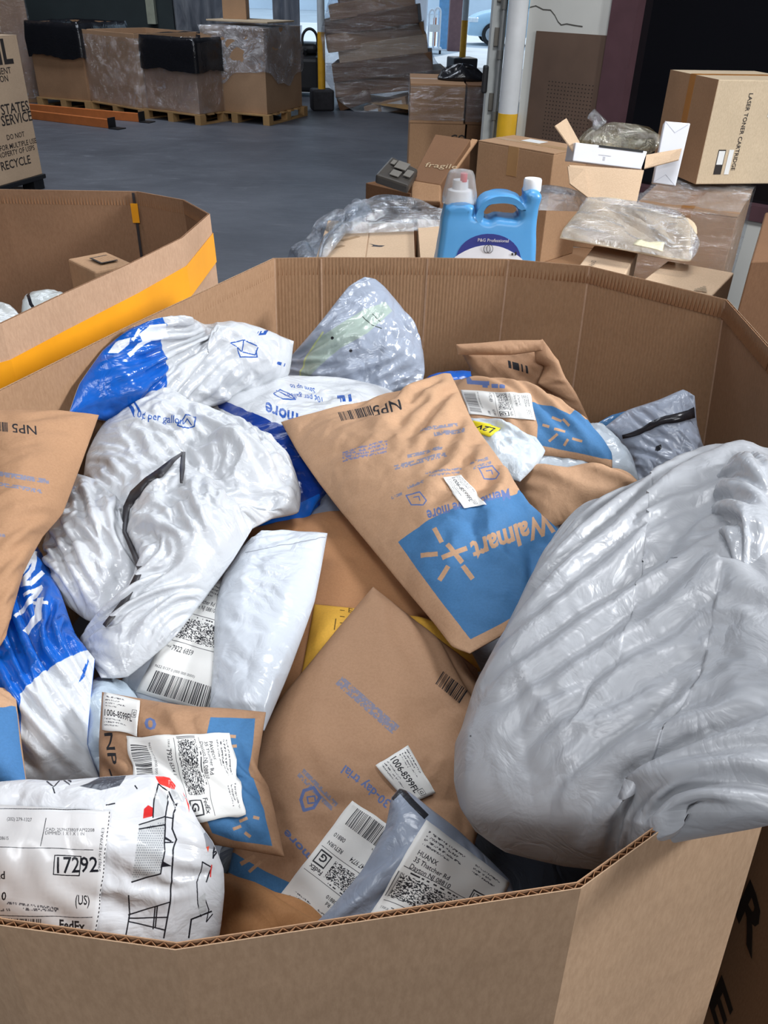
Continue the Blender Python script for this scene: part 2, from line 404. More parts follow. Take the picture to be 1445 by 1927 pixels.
# frame of the opening: pale steel jamb, conduit, white post with a yellow foot
jm = plain('pale_jamb', lin(196, 200, 198), .55, var=.10)
J = Py(931, 120, 6.05)
struct(slab_box('trim_6', J[0] - .045, J[0] + .045, 6.0, 6.14, 0, 5.6, jm))
for z in (.72, 1.05, 1.42, 1.66): 
    g = Geo(); g.cbox((J[0] + .0, 5.985, z), .05, .03, .10); g.obj('hinge', plain('hinge_steel', lin(120, 116, 108), .5, .4), bpy.data.objects['trim_6'])
g = Geo(); g.cbox((J[0] - .062, 5.98, 1.15), .035, .05, .16); g.obj('rubber_bumper', plain('black_rubber', lin(32, 32, 35), .6), bpy.data.objects['trim_6'], bevel=.01)
g = Geo(); q = Py(944, 60, 5.93); g.tube([(q[0], 5.93, .1), (q[0], 5.93, 5.5)], .014, 10); o = g.obj('conduit_pipe', plain('conduit', lin(150, 152, 152), .45, .4), None, True); tag(o, 'thin grey conduit pipe running up beside the white post', 'pipe')
for z in (1.0, 1.35, 1.62): g = Geo(); g.tube([(q[0], 5.93, z), (q[0], 5.93, z + .05)], .021, 10); g.obj('coupling', plain('coupling', lin(125, 125, 122), .5, .4), o, True)
q = Py(966, 110, 5.82); zy = float(Py(962, 213, 5.82)[2])
root = empty('steel_post', (q[0], 5.82, 0)); tag(root, 'white round post with a yellow lower band beside the open doorway', 'post')
g = Geo(); g.tube([(q[0], 5.82, zy), (q[0], 5.82, 5.5)], .062, 24); g.obj('post_shaft', plain('post_white', lin(214, 216, 218), .5, var=.06), root, True)
g = Geo(); g.tube([(q[0], 5.82, 0), (q[0], 5.82, zy)], .0635, 24); o = g.obj('yellow_band', plain('post_yellow', lin(226, 176, 40), .5), root, True); o['label'] = 'yellow painted lower band'
# ------------------------------------------------------------------ print: lettering rasterised in memory
_GL = {}
def glyphs(text, bold=0.0):
    k = (text, bold)
    if k not in _GL:
        cu = bpy.data.curves.new('lettering', 'FONT'); cu.body = text; cu.resolution_u = 2; cu.offset = bold
        ob = bpy.data.objects.new('lettering', cu); COL.objects.link(ob)
        dg = bpy.context.evaluated_depsgraph_get()
        me = bpy.data.meshes.new_from_object(ob.evaluated_get(dg))
        me.calc_loop_triangles()
        V = np.array([tuple(q.co)[:2] for q in me.vertices]).reshape(-1, 2)
        T = np.array([tuple(t.vertices) for t in me.loop_triangles]).reshape(-1, 3).astype(int)
        bpy.data.objects.remove(ob); bpy.data.meshes.remove(me); bpy.data.curves.remove(cu)
        if len(V):
            V = V - [V[:, 0].min(), 0]; w = V[:, 0].max()
        else: w = 1.0
        _GL[k] = (V, T, w)
    return _GL[k]

class Canvas:
    def __init__(self, w, h, bg, mapper=None, ss=2):
        self.w, self.h, self.ss = w, h, ss
        self.A = np.empty((h * ss, w * ss, 3), np.float32); self.A[:] = bg
        self.map = mapper or (lambda p: p)
    def px(self, pts):
        q = np.asarray(self.map(np.asarray(pts, float).reshape(-1, 2)), float)
        return q * [self.w * self.ss, self.h * self.ss]
    def tris(self, P, T, col):
        P = np.asarray(P); A = self.A; H, W = A.shape[:2]
        for t in T:
            a, b, c = P[t[0]], P[t[1]], P[t[2]]
            x0 = max(int(min(a[0], b[0], c[0])), 0); x1 = min(int(max(a[0], b[0], c[0])) + 1, W)
            y0 = max(int(min(a[1], b[1], c[1])), 0); y1 = min(int(max(a[1], b[1], c[1])) + 1, H)
            if x1 <= x0 or y1 <= y0: continue
            d = (b[0] - a[0]) * (c[1] - a[1]) - (b[1] - a[1]) * (c[0] - a[0])
            if abs(d) < 1e-9: continue
            X = np.arange(x0, x1) + 0.5; Y = (np.arange(y0, y1) + 0.5)[:, None]
            s = ((X - a[0]) * (c[1] - a[1]) - (Y - a[1]) * (c[0] - a[0])) / d
            r = ((b[0] - a[0]) * (Y - a[1]) - (b[1] - a[1]) * (X - a[0])) / d
            A[y0:y1, x0:x1][(s >= -1e-3) & (r >= -1e-3) & (s + r <= 1.001)] = col
    def poly(self, pts, col):
        pts = np.asarray(pts, float); n = len(pts)
        # densify so that straight source edges follow the curved surface
        D = np.concatenate([pts[i] + (pts[(i + 1) % n] - pts[i]) * np.linspace(0, 1, 6)[:-1, None] for i in range(n)])
        q = self.px(D)
        T = tessellate_polygon([[Vector((p[0], p[1], 0)) for p in q]])
        self.tris(q, T, col)
    def line(self, pts, w, col):
        pts = np.asarray(pts, float)
        for a, b in zip(pts[:-1], pts[1:]):
            d = b - a; L = np.linalg.norm(d)
            if L < 1e-9: continue
            n = np.array([-d[1], d[0]]) / L * w / 2; e = d / L * w * 0.3
            self.poly([a - n - e, b - n + e, b + n + e, a + n - e], col)
    def text(self, s, a, b, up, col, bold=0.0, fit=True):
        """baseline runs from a to b; up is the vector for one em"""
        V, T, w = glyphs(s, bold)
        if not len(V): return
        a = np.asarray(a, float); b = np.asarray(b, float); up = np.asarray(up, float)
        P = a + V[:, :1] / w * (b - a) + V[:, 1:] * up
        self.tris(self.px(P), T, col)
    def txt(self, s, x, y, h, col=(0.02, 0.02, 0.025), bold=0.0, sx=1.0):
        """upright line of text in canvas units (y up), h is the em height as a share of the width"""
        V, T, w = glyphs(s, bold)
        asp = self.w / self.h
        self.text(s, (x, y), (x + w * h * sx, y), (0, h * asp), col, bold)
    def bars(self, a, b, up, col, seed=1, n=46):
        r = np.random.RandomState(seed); a, b, up = (np.asarray(q, float) for q in (a, b, up))
        x = 0.0; W = r.choice([1, 1, 2, 3], 2 * n).astype(float); W /= W.sum(); x = 0
        for i in range(2 * n):
            if i % 2 == 0:
                p = a + (b - a) * x; q = a + (b - a) * (x + W[i])
                self.quad([p, q, q + up, p + up], col)
            x += W[i]
    def quad(self, q, col):
        q = np.asarray(q, float); k = 7
        s = np.linspace(0, 1, k)
        L = q[0] + (q[3] - q[0]) * s[:, None]; R = q[1] + (q[2] - q[1]) * s[:, None]
        P = self.px(np.concatenate([L, R])); T = []
        for i in range(k - 1): T += [(i, k + i, k + i + 1), (i, k + i + 1, i + 1)]
        self.tris(P, T, col)
    def speckle(self, a, b, up, col, nx=60, ny=14, seed=3, density=0.5):
        """stacked bar code: rows of short random bars"""
        r = np.random.RandomState(seed); a, b, up = (np.asarray(q, float) for q in (a, b, up))
        for j in range(ny):
            i = 0
            while i < nx:
                k = r.randint(1, 4)
                if r.rand() < density:
                    p = a + (b - a) * (i / nx) + up * (j / ny); e = (b - a) * (min(k, nx - i) / nx); u = up * (1.02 / ny)
                    P = self.px([p, p + e, p + e + u, p + u]); self.tris(P, [(0, 1, 2), (0, 2, 3)], col)
                i += k
    def image(self, name):
        s = self.ss; A = self.A.reshape(self.h, s, self.w, s, 3).mean((1, 3))
        im = bpy.data.images.new(name, self.w, self.h, float_buffer=False)
        # colours are kept linear here and stored display-encoded
        A = np.where(A <= 0.0031308, A * 12.92, 1.055 * np.power(np.maximum(A, 1e-6), 1 / 2.4) - 0.055)
        buf = np.ones((self.h, self.w, 4), np.float32); buf[..., :3] = A
        im.pixels.foreach_set(buf.ravel()); im.update(); im.pack(); return im

INK = (0.015, 0.015, 0.02)

# ------------------------------------------------------------------ sheets: coons patches crumpled by a small cloth relaxation
def resample(P, n):
    P = np.asarray(P, float)
    if len(P) > 2:   # centripetal smoothing through the points
        Q = [P[0]]
        for i in range(len(P) - 1):
            p0 = P[max(i - 1, 0)]; p1 = P[i]; p2 = P[i + 1]; p3 = P[min(i + 2, len(P) - 1)]
            for t in np.linspace(0, 1, 9)[1:]:
                c = 0.5 * (2 * p1 + (p2 - p0) * t + (2 * p0 - 5 * p1 + 4 * p2 - p3) * t * t + (3 * p1 - p0 - 3 * p2 + p3) * t ** 3)
                Q.append(0.35 * c + 0.65 * (p1 + (p2 - p1) * t))
        P = np.array(Q)
    d = np.r_[0, np.cumsum(np.linalg.norm(np.diff(P, axis=0), axis=1))]
    t = np.linspace(0, d[-1], n)
    return np.stack([np.interp(t, d, P[:, k]) for k in range(3)], -1)

def coons(e0, e1, e2, e3, n, m):
    """e0: c00>c10, e1: c10>c11, e2: c11>c01, e3: c01>c00. Result is (n along t, m along s, 3)"""
    B = resample(e0, m)[None]; T = resample(e2[::-1], m)[None]
    R = resample(e1, n)[:, None]; L = resample(e3[::-1], n)[:, None]
    s = np.linspace(0, 1, m)[None, :, None]; t = np.linspace(0, 1, n)[:, None, None]
    c = (1 - s) * (1 - t) * B[:, :1] + s * (1 - t) * B[:, -1:] + (1 - s) * t * T[:, :1] + s * t * T[:, -1:]
    return (1 - t) * B + t * T + (1 - s) * L + s * R - c

def normals(P):
    a = np.gradient(P, axis=1); b = np.gradient(P, axis=0)
    N = np.cross(a, b); return N / (np.linalg.norm(N, axis=-1, keepdims=True) + 1e-12)

def relax(P, S, N, Lx, Ly, it, beta, lo, hi, press):
    cell = min(Lx.mean(), Ly.mean())
    def link_(A, B, L, k):
        d = B - A; l = np.sqrt((d * d).sum(-1)) + 1e-9
        return d * (k * 0.5 * (l - L) / l)[..., None]
    Ld = np.sqrt(0.25 * (Lx[:-1] + Lx[1:]) ** 2 + 0.25 * (Ly[:, :-1] + Ly[:, 1:]) ** 2)
    for k in range(it):
        P = P + N * (press * cell)
        for p in (0, 1):
            A = P[:, p:-1:2]; B = P[:, p + 1::2]; c = link_(A, B, Lx[:, p::2], 0.9); A += c; B -= c
        for p in (0, 1):
            A = P[p:-1:2]; B = P[p + 1::2]; c = link_(A, B, Ly[p::2], 0.9); A += c; B -= c
        for p in (0, 1):
            A = P[p:-1:2, :-1]; B = P[p + 1::2, 1:]; c = link_(A, B, Ld[p::2], 0.25); A += c; B -= c
            A = P[p:-1:2, 1:]; B = P[p + 1::2, :-1]; c = link_(A, B, Ld[p::2], 0.25); A += c; B -= c
        if beta:
            q = P[1:-1, 1:-1]; lap = (P[:-2, 1:-1] + P[2:, 1:-1] + P[1:-1, :-2] + P[1:-1, 2:]) * 0.25 - q
            P[1:-1, 1:-1] = q + beta * lap
        D = P - S; h = (D * N).sum(-1); g = np.clip(h, lo, hi); P = P + N * (g - h)[..., None]
        P[0], P[-1], P[:, 0], P[:, -1] = S[0], S[-1], S[:, 0], S[:, -1]
    return P

def refine(D, n, m):
    a = np.linspace(0, D.shape[0] - 1, n); b = np.linspace(0, D.shape[1] - 1, m)
    i = np.minimum(a.astype(int), D.shape[0] - 2); j = np.minimum(b.astype(int), D.shape[1] - 2)
    f = (a - i)[:, None, None]; g = (b - j)[None, :, None]
    return (D[i][:, j] * (1 - f) + D[i + 1][:, j] * f) * (1 - g) + (D[i][:, j + 1] * (1 - f) + D[i + 1][:, j + 1] * f) * g

class Bag:
    """a mailer: edges are lists of (u, v, z) read off the photograph and set down at height z in the bin"""
    def __init__(self, edges, bulge=0.03, ex=(0.03, 0.03), res=72, depth=0.02, beta=0.018, seed=1, shape=0.55, amp=1.0, lo=0.006, hi=0.02, levels=(0.25, 0.5, 1.0), its=(60, 40, 30), seam=0.0, cr=0.0, wl=0.05, ang=0.0, stretch=1.0):
        E = [[Pz(*p) for p in e] for e in edges]
        E = [e + [E[(i + 1) % 4][0]] for i, e in enumerate(E)]
        lx = np.linalg.norm(np.diff(resample(E[0], 20), axis=0), axis=1).sum() + np.linalg.norm(np.diff(resample(E[2], 20), axis=0), axis=1).sum()
        ly = np.linalg.norm(np.diff(resample(E[1], 20), axis=0), axis=1).sum() + np.linalg.norm(np.diff(resample(E[3], 20), axis=0), axis=1).sum()
        self.w, self.h = lx / 2, ly / 2
        k = math.sqrt(lx / ly); m = max(int(res * k), 12); n = max(int(res / k), 12)
        P = None; rs = np.random.RandomState(seed)
        for f, it in zip(levels, its):
            nn, mm = max(int(n * f), 8) + 1, max(int(m * f), 8) + 1
            S0 = coons(*E, nn, mm); N = normals(S0)
            if ((CAM - S0.mean((0, 1))) @ N.mean((0, 1))) < 0:
                N = -N; flip = True
            else: flip = False
            # one smooth direction for the stuffing, a mild share of the local normal
            Nm = N.mean((0, 1)); Nm /= np.linalg.norm(Nm); N = 0.4 * N + 0.6 * Nm; N /= np.linalg.norm(N, axis=-1, keepdims=True)
            s = np.linspace(0, 1, mm)[None, :]; t = np.linspace(0, 1, nn)[:, None]
            es = np.clip((np.minimum(s, 1 - s) - seam) / (1 - 2 * seam), 0, 1); et = np.clip((np.minimum(t, 1 - t) - seam) / (1 - 2 * seam), 0, 1)
            prof = (4 * es * (1 - es)) ** shape * (4 * et * (1 - et)) ** shape
            if callable(bulge): S = S0 + N * (bulge(s, t) * prof)[..., None]
            else:
                lump = 0.65 + 0.7 * fbm(s * 3.1 + seed, t * 3.1, seed + 11, 2)
                S = S0 + N * (bulge * prof * lump)[..., None]
            Lx = np.linalg.norm(np.diff(S, axis=1), axis=-1); Ly = np.linalg.norm(np.diff(S, axis=0), axis=-1)
            mod = np.clip(2.2 * fbm(s * 4 + 0 * t, t * 4 + 0 * s, seed + 5, 2) - 0.45, 0.05, 1.6)
            Lx = Lx * (1 + ex[0] * mod[:, 1:]); Ly = Ly * (1 + ex[1] * mod[1:])
            if P is None:
                D = N * (rs.randn(nn, mm, 1) * 0.25 * min(Lx.mean(), Ly.mean()))
            else:
                D = refine(Dp, nn, mm) + N * (rs.randn(nn, mm, 1) * 0.03 * min(Lx.mean(), Ly.mean()))
            P = relax(S + D, S, N, Lx, Ly, it, beta, -lo, hi, 0.01)
            Dp = P - S
        if cr:
            # sharp folds laid over the relaxed sheet, in the bag's own plane (x to the right, y away from the viewer)
            ax = np.array([1.0, 0, 0]) - Nm * Nm[0]; ax /= np.linalg.norm(ax); ay = np.cross(Nm, ax); Q = S0 - S0.mean((0, 1)); X = Q @ ax; Y = Q @ ay
            ed = np.clip(14 * np.minimum(np.minimum(s, 1 - s), np.minimum(t, 1 - t)), 0, 1)
            wt = np.clip(.75 + 1.3 * perlin(X / wl * .3, Y / wl * .3, seed + 77), .30, 1.25)
            P = P + N * (cr * creases(X, Y, wl, seed, ang, stretch) * ed * wt)[..., None]
        self.S, self.S0, self.P, self.N, self.flip = S, S0, P, N, flip
        if amp != 1.0: self.P = S + (P - S) * amp
        self.n, self.m, self.depth, self.seed = nn, mm, depth, seed
        self.prof = prof
        Q = self.P.copy()
        for _ in range(10): Q[1:-1, 1:-1] = .4 * Q[1:-1, 1:-1] + .15 * (Q[:-2, 1:-1] + Q[2:, 1:-1] + Q[1:-1, :-2] + Q[1:-1, 2:])
        self.SP = project(Q)
    # ---- photograph pixel > sheet coordinates (s, t)
    def st(self, px):
        px = np.asarray(px, float).reshape(-1, 2); F = self.SP.reshape(-1, 2); out = []
        gs = np.gradient(self.SP, axis=1); gt = np.gradient(self.SP, axis=0)
        for q in px:
            k = int(((F - q) ** 2).sum(1).argmin()); i, j = divmod(k, self.m)
            J = np.stack([gs[i, j], gt[i, j]], 1)
            try: d = np.linalg.solve(J, q - self.SP[i, j])
            except np.linalg.LinAlgError: d = np.zeros(2)
            lim = 40.0
            d = np.clip(d, -lim, lim) if (i in (0, self.n - 1) or j in (0, self.m - 1)) else np.clip(d, -1.2, 1.2)
            out.append(((j + d[0]) / (self.m - 1), (i + d[1]) / (self.n - 1)))
        return np.array(out)
    def at(self, st, off=0.0, smooth=0):
        st = np.asarray(st, float); s = np.clip(st[..., 0], 0, 1) * (self.m - 1); t = np.clip(st[..., 1], 0, 1) * (self.n - 1)
        i = np.minimum(t.astype(int), self.n - 2); j = np.minimum(s.astype(int), self.m - 2); f = (t - i)[..., None]; g = (s - j)[..., None]
        def samp(A): return (A[i, j] * (1 - f) + A[i + 1, j] * f) * (1 - g) + (A[i, j + 1] * (1 - f) + A[i + 1, j + 1] * f) * g
        N = normals(self.P) * (-1 if self.flip else 1)
        return samp(self.P) + samp(N) * off
    def canvas(self, bg, width=768):
        r = self.h / self.w
        return Canvas(width, max(int(width * r), 64), bg, self.st)
    def build(self, name, mats, parent=None, closed=True, thick=0.0):
        n, m = self.n, self.m; P = self.P
        V = [P.reshape(-1, 3)]; F = grid_faces(n, m, self.flip)
        s, t = np.meshgrid(np.linspace(0, 1, m), np.linspace(0, 1, n)); uv = np.stack([s, t], -1).reshape(-1, 2)
        mi = [0] * len(F); UV = [uv]
        if closed:
            # the lower side: the same outline, sagging away from the viewer
            Bq = self.S0 - self.N * (self.depth * self.prof + 0.0012)[..., None]
            V.append(Bq.reshape(-1, 3)); F2 = grid_faces(n, m, not self.flip, n * m); F += F2
            rim = list(range(m)) + [i * m + m - 1 for i in range(1, n)] + [(n - 1) * m + j for j in range(m - 2, -1, -1)] + [i * m for i in range(n - 2, 0, -1)]
            o = n * m
            for a, b in zip(rim, rim[1:] + rim[:1]):
                F.append([a, a + o, b + o, b] if not self.flip else [a, b, b + o, a + o])
            mi += [len(mats) - 1 if isinstance(mats, (list, tuple)) else 0] * (len(F) - len(mi)); UV.append(uv)
        o = mesh(name, np.concatenate(V), F, mats, parent, True, np.concatenate(UV), mi)
        if not closed and thick:
            md = o.modifiers.new('thickness', 'SOLIDIFY'); md.thickness = thick; md.offset = -1
        self.obj = o; return o
    def patch(self, quad, name, mat, parent, off=0.0016, res=(22, 30), curl=0.0, relaxn=3):
        """a sticker lying on the sheet; quad = pixels of its bottom-left, bottom-right, top-right, top-left"""
        q = np.asarray(quad, float); m, n = res
        s = np.linspace(0, 1, m)[None, :, None]; t = np.linspace(0, 1, n)[:, None, None]
        G = (1 - t) * ((1 - s) * q[0] + s * q[1]) + t * ((1 - s) * q[3] + s * q[2])
        st = self.st(G.reshape(-1, 2)).reshape(n, m, 2)
        Q = self.at(st, off)
        for _ in range(relaxn):
            Q[1:-1, 1:-1] = 0.5 * Q[1:-1, 1:-1] + 0.125 * (Q[:-2, 1:-1] + Q[2:, 1:-1] + Q[1:-1, :-2] + Q[1:-1, 2:])
        # nothing of the sticker may sink below the sheet it is stuck on
        N = normals(self.P) * (-1 if self.flip else 1); base = self.at(st, 0.0)
        i = np.clip((st[..., 1] * (self.n - 1)).round().astype(int), 0, self.n - 1); j = np.clip((st[..., 0] * (self.m - 1)).round().astype(int), 0, self.m - 1)
        NN = N[i, j]; h = ((Q - base) * NN).sum(-1); Q = Q + NN * np.maximum(off * 0.6 - h, 0)[..., None]
        if curl: Q = Q + self.N[i, j] * (curl * np.clip((s[..., 0] - 0.8) / 0.2, 0, 1) ** 2)[..., None]
        nn = normals(Q).mean((0, 1)); flip = nn @ (CAM - Q.mean((0, 1))) < 0
        uv = np.stack(np.broadcast_arrays(s[..., 0], t[..., 0]), -1).reshape(-1, 2)
        o = mesh(name, Q.reshape(-1, 3), grid_faces(n, m, flip), mat, parent, True, uv)
        md = o.modifiers.new('thickness', 'SOLIDIFY'); md.thickness = 0.0004; md.offset = -1
        return o

def ribbon(bags, pts, w, name, mat, parent, lift=0.003, k=4):
    """a narrow dark strip following the topmost of some sheets through (u, v, width share) points"""
    pts = np.asarray(pts, float); q = np.linspace(0, len(pts) - 1, (len(pts) - 1) * k + 1); pts = np.stack([np.interp(q, np.arange(len(pts)), pts[:, i]) for i in range(3)], -1)
    d = np.gradient(pts[:, :2], axis=0); nn_ = np.stack([-d[:, 1], d[:, 0]], -1); nn_ /= np.linalg.norm(nn_, axis=1)[:, None]
    R = np.stack([pts[:, :2] + nn_ * (w * pts[:, 2:] * k_) for k_ in (-1, 0, 1)], 1); C = None; best = None
    for b in bags:
        st = b.st(R.reshape(-1, 2)).reshape(-1, 3, 2); P = b.at(st, lift); out = (np.abs(st - .5).max(-1) > .53); dist = np.linalg.norm(P - CAM, axis=-1) + out * 9
        if C is None: C, best = P, dist
        else: m = dist < best; C = np.where(m[..., None], P, C); best = np.minimum(best, dist)
    # keep one smooth height along the strip
    z = C[..., 2].mean(1); z = np.convolve(np.pad(z, 2, 'edge'), np.ones(5) / 5, 'valid') + .001
    P = np.array([[Pz(R[i, j, 0], R[i, j, 1], z[i]) for j in range(3)] for i in range(len(z))])
    n_ = normals(P).mean((0, 1)); o = mesh(name, P.reshape(-1, 3), grid_faces(P.shape[0], 3, n_ @ (CAM - P.mean((0, 1))) < 0), mat, parent, True)
    md = o.modifiers.new('thickness', 'SOLIDIFY'); md.thickness = 0.001; md.offset = -1
    return o
# ------------------------------------------------------------------ materials shared by many things
KRAFT = lin(192, 153, 121); KRAFT_D = lin(172, 134, 104)
PWHITE = lin(202, 205, 210); PGREY = lin(196, 199, 204); PBLUEGREY = lin(160, 170, 186); PDARK = lin(96, 104, 120)
BLUE = lin(16, 90, 184); NAVY = lin(16, 52, 132); WBLUE = lin(70, 120, 168); INKBLUE = lin(98, 116, 166); INKDB = lin(40, 82, 160)
STICK = lin(232, 231, 228)
M = {}
M['board'] = cardboard('bin_board', lin(172, 136, 106))
M['board_out'] = cardboard('bin_board_outside', lin(180, 150, 122), dirt=0.14)
M['board_in'] = cardboard('bin_board_inside', lin(174, 137, 105), stripes=0.22, period=0.0062)
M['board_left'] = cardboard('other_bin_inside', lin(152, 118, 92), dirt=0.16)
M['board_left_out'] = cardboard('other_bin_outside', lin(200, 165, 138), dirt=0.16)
M['flute'] = cardboard('flute_board', lin(150, 108, 76))
M['tape_orange'] = plain('orange_tape', lin(244, 164, 30), 0.38, var=0.08, spec=0.5, bmp=0.08, bscale=30)
M['dark_lining'] = plain('dark_bag_lining', lin(52, 50, 54), 0.4)
M['poly_back'] = paper('poly_back', None, lin(150, 155, 165), 0.4, 0.3, gloss=True)
M['kraft_back'] = paper('kraft_back', None, KRAFT_D)

RIM = 1.33
def offset_poly(P, d):
    P = np.asarray(P, float); n = len(P); Q = []
    for i in range(n):
        a, b, c = P[i - 1], P[i], P[(i + 1) % n]
        e1 = (b - a) / np.linalg.norm(b - a); e2 = (c - b) / np.linalg.norm(c - b)
        n1 = np.array([e1[1], -e1[0]]); n2 = np.array([e2[1], -e2[0]]); k = n1 + n2; k /= max(k @ n1, 0.4)
        Q.append(b + k * (d if np.isscalar(d) else d[i]))
    return np.array(Q)

def octagon_bin(name, label, rim, taper, mat_in, mat_out, bottom=0.0, jit=3, flute=0.0034, mats_in=None):
    """corrugated bin: every panel has an inner and an outer liner with open fluting between them at the rim"""
    rim = np.asarray(rim, float); n = len(rim); root = empty(name, (*rim.mean(0), bottom))
    tag(root, label, 'bin')
    zs = [RIM, RIM - 0.05, RIM - 0.12, RIM - 0.25, RIM - 0.45, 0.6, bottom]
    th = 0.0021; lt = 0.0006
    rs = np.random.RandomState(jit); jz = rs.uniform(-0.0012, 0.0012, n)
    def ring(z, off):
        d = RIM - z; k = min(d, 0.55)
        return offset_poly(rim, np.asarray(taper) * k / 0.4 + off)
    A = {(z, o): ring(z, o) for z in zs for o in (-th, -th + lt, th - lt, th)}
    per = np.r_[0, np.cumsum(np.linalg.norm(np.roll(rim, -1, 0) - rim, axis=1))]
    for i in range(n):
        j = (i + 1) % n; V, F, UV, mi = [], [], [], []
        for (a, b, k) in ((-th, -th + lt, 0), (th - lt, th, 1)):
            o = len(V)
            for z in zs:
                for off in (a, b):
                    for q, t in ((i, 0), (j, 1)):
                        p = A[(z, off)][q]; V.append((p[0], p[1], z + (jz[q] if z == RIM else 0))); UV.append((per[i + t], z))
            L = len(zs)
            for r in range(L - 1):
                s = o + 4 * r; e = s + 4
                F += [(s, s + 1, e + 1, e), (s + 3, s + 2, e + 2, e + 3), (s + 2, s, e, e + 2), (s + 1, s + 3, e + 3, e + 1)]; mi += [k] * 4
            s = o; F.append((s, s + 2, s + 3, s + 1)); mi.append(k)
        mm = (mats_in or {}).get(i, mat_in)
        mesh('panel', V, F, [mm, mat_out], root, False, UV, mi)
    # fluting: one continuous zigzag between the liners, the top 3 cm of it
    inn, out = A[(RIM, -th + lt)], A[(RIM, th - lt)]; V, F = [], []
    for i in range(n):
        j = (i + 1) % n; L = np.linalg.norm(rim[j] - rim[i]); k = max(int(L / flute), 2)
        for q in range(k + 1):
            t = q / k; a = inn[i] * (1 - t) + inn[j] * t; b = out[i] * (1 - t) + out[j] * t; f = q % 2
            p = a * (0.95 - 0.9 * f) + b * (0.05 + 0.9 * f); z = RIM + jz[i] * (1 - t) + jz[j] * t - 0.0006
            V += [(p[0], p[1], z), (p[0], p[1], z - 0.03)]
            if q: e = len(V); F.append((e - 4, e - 3, e - 1, e - 2))
    fo = mesh('fluting', V, F, M['flute'], root); md = fo.modifiers.new('thickness', 'SOLIDIFY'); md.thickness = 0.0005; md.offset = 0
    fo['kind'] = 'stuff'
    return root, A

main_rim = [(-.10, .230), (.115, .271), (.275, .385), (.50, .80), (.535, 1.09), (.544, 1.308), (.356, 1.48), (.213, 1.508), (.065, 1.502),
            (-.127, 1.480), (-.211, 1.468), (-.366, 1.117), (-.46, .885), (-.50, .62), (-.37, .32), (-.195, .24)]
main_tap = [.012, .02, .03, .045, .05, .05, .04, .02, .015, .015, .012, .01, .008, .008, .01, .012]
mbin, MB = octagon_bin('cardboard_bin', 'large open cardboard bin filled with returned mailers, nearest to the viewer', main_rim, main_tap, M['board'], M['board_out'],
                       mats_in={i: M['board_in'] for i in (5, 6, 7, 8, 9)})
for i in (5, 6, 7, 8, 9, 10, 11):
    g = Geo(); c = np.array(main_rim).mean(0); p, q = MB[(RIM, -.0021)][i], MB[(RIM - .45, -.0021)][i]; d = (c - p) / np.linalg.norm(c - p); e = np.array([-d[1], d[0]])
    f_ = lambda P, z, k, o: (*(P + e * k + d * o), z)
    z0, z1 = RIM - .45, RIM - .002; w_ = .0016
    g.hexa([f_(q, z0, -w_, -.001), f_(q, z0, w_, -.001), f_(q, z0, w_, .0008), f_(q, z0, -w_, .0008), f_(p, z1, -w_, -.001), f_(p, z1, w_, -.001), f_(p, z1, w_, .0008), f_(p, z1, -w_, .0008)]); g.obj('score_line', M['board_left_out'], mbin)
lr = [Pz(u, v, RIM)[:2] for u, v in ((0, 610), (108, 559), (248, 495), (341, 448), (393, 402), (345, 375), (258, 360))]
left_rim = [tuple(p) for p in lr] + [tuple(Pz(0, 356, RIM)[:2]), (-1.3, 1.93), (-1.62, 1.72), (-1.72, 1.35), (-1.5, .98), (-1.1, .83), (-.75, .86)]
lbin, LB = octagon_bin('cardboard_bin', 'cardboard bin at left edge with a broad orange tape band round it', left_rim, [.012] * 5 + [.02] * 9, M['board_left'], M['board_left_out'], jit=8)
# orange tape band on the outside of the left bin
lr3 = np.array(left_rim)
def left_ring(z, off): return offset_poly(lr3, np.array([.012] * 5 + [.02] * 9) * min(RIM - z, .55) / .4 + off)
for (idx, nm) in (((12, 13, 0, 1, 2, 3, 4, 5), 'tape_band'),):
    top = [left_ring(RIM - 0.045, 0.0036), left_ring(RIM - 0.110, 0.0036)]
    P = np.array([[(*top[k][i], (RIM - 0.052 + 0.012 * (i in (4, 5)), RIM - 0.113 + 0.012 * (i in (4, 5)))[k]) for k in (0, 1)] for i in idx])
    o = mesh(nm, P.reshape(-1, 3), grid_faces(len(idx), 2), M['tape_orange'], lbin)
    o['label'] = 'broad orange tape band'; md = o.modifiers.new('thickness', 'SOLIDIFY'); md.thickness = 0.0008; md.offset = 0
# the vertical seam in its far wall: orange tape tab and dark slit
pin = left_ring(RIM, -0.004); a = pin[6]; b = pin[7]; dv = (b - a) / np.linalg.norm(b - a); nv = np.array([dv[1], -dv[0]]) * -1
def wall_strip(x0, x1, z0, z1, nm, mat, off=0.002):
    p = lambda x, z: (*(a + dv * x - nv * -off), z)
    V = [p(x0, z0), p(x1, z0), p(x1, z1), p(x0, z1)]; V2 = [(q[0] + nv[0] * 0.0015, q[1] + nv[1] * 0.0015, q[2]) for q in V]
    g = Geo(); g.hexa(V + V2); return g.obj(nm, mat, lbin)
wall_strip(0.004, 0.010, 0.95, 1.328, 'seam_gap', M['dark_lining'])
o = wall_strip(0.0, 0.016, 1.262, 1.305, 'tape_tab', M['tape_orange'], 0.004); o['label'] = 'orange tape tab'

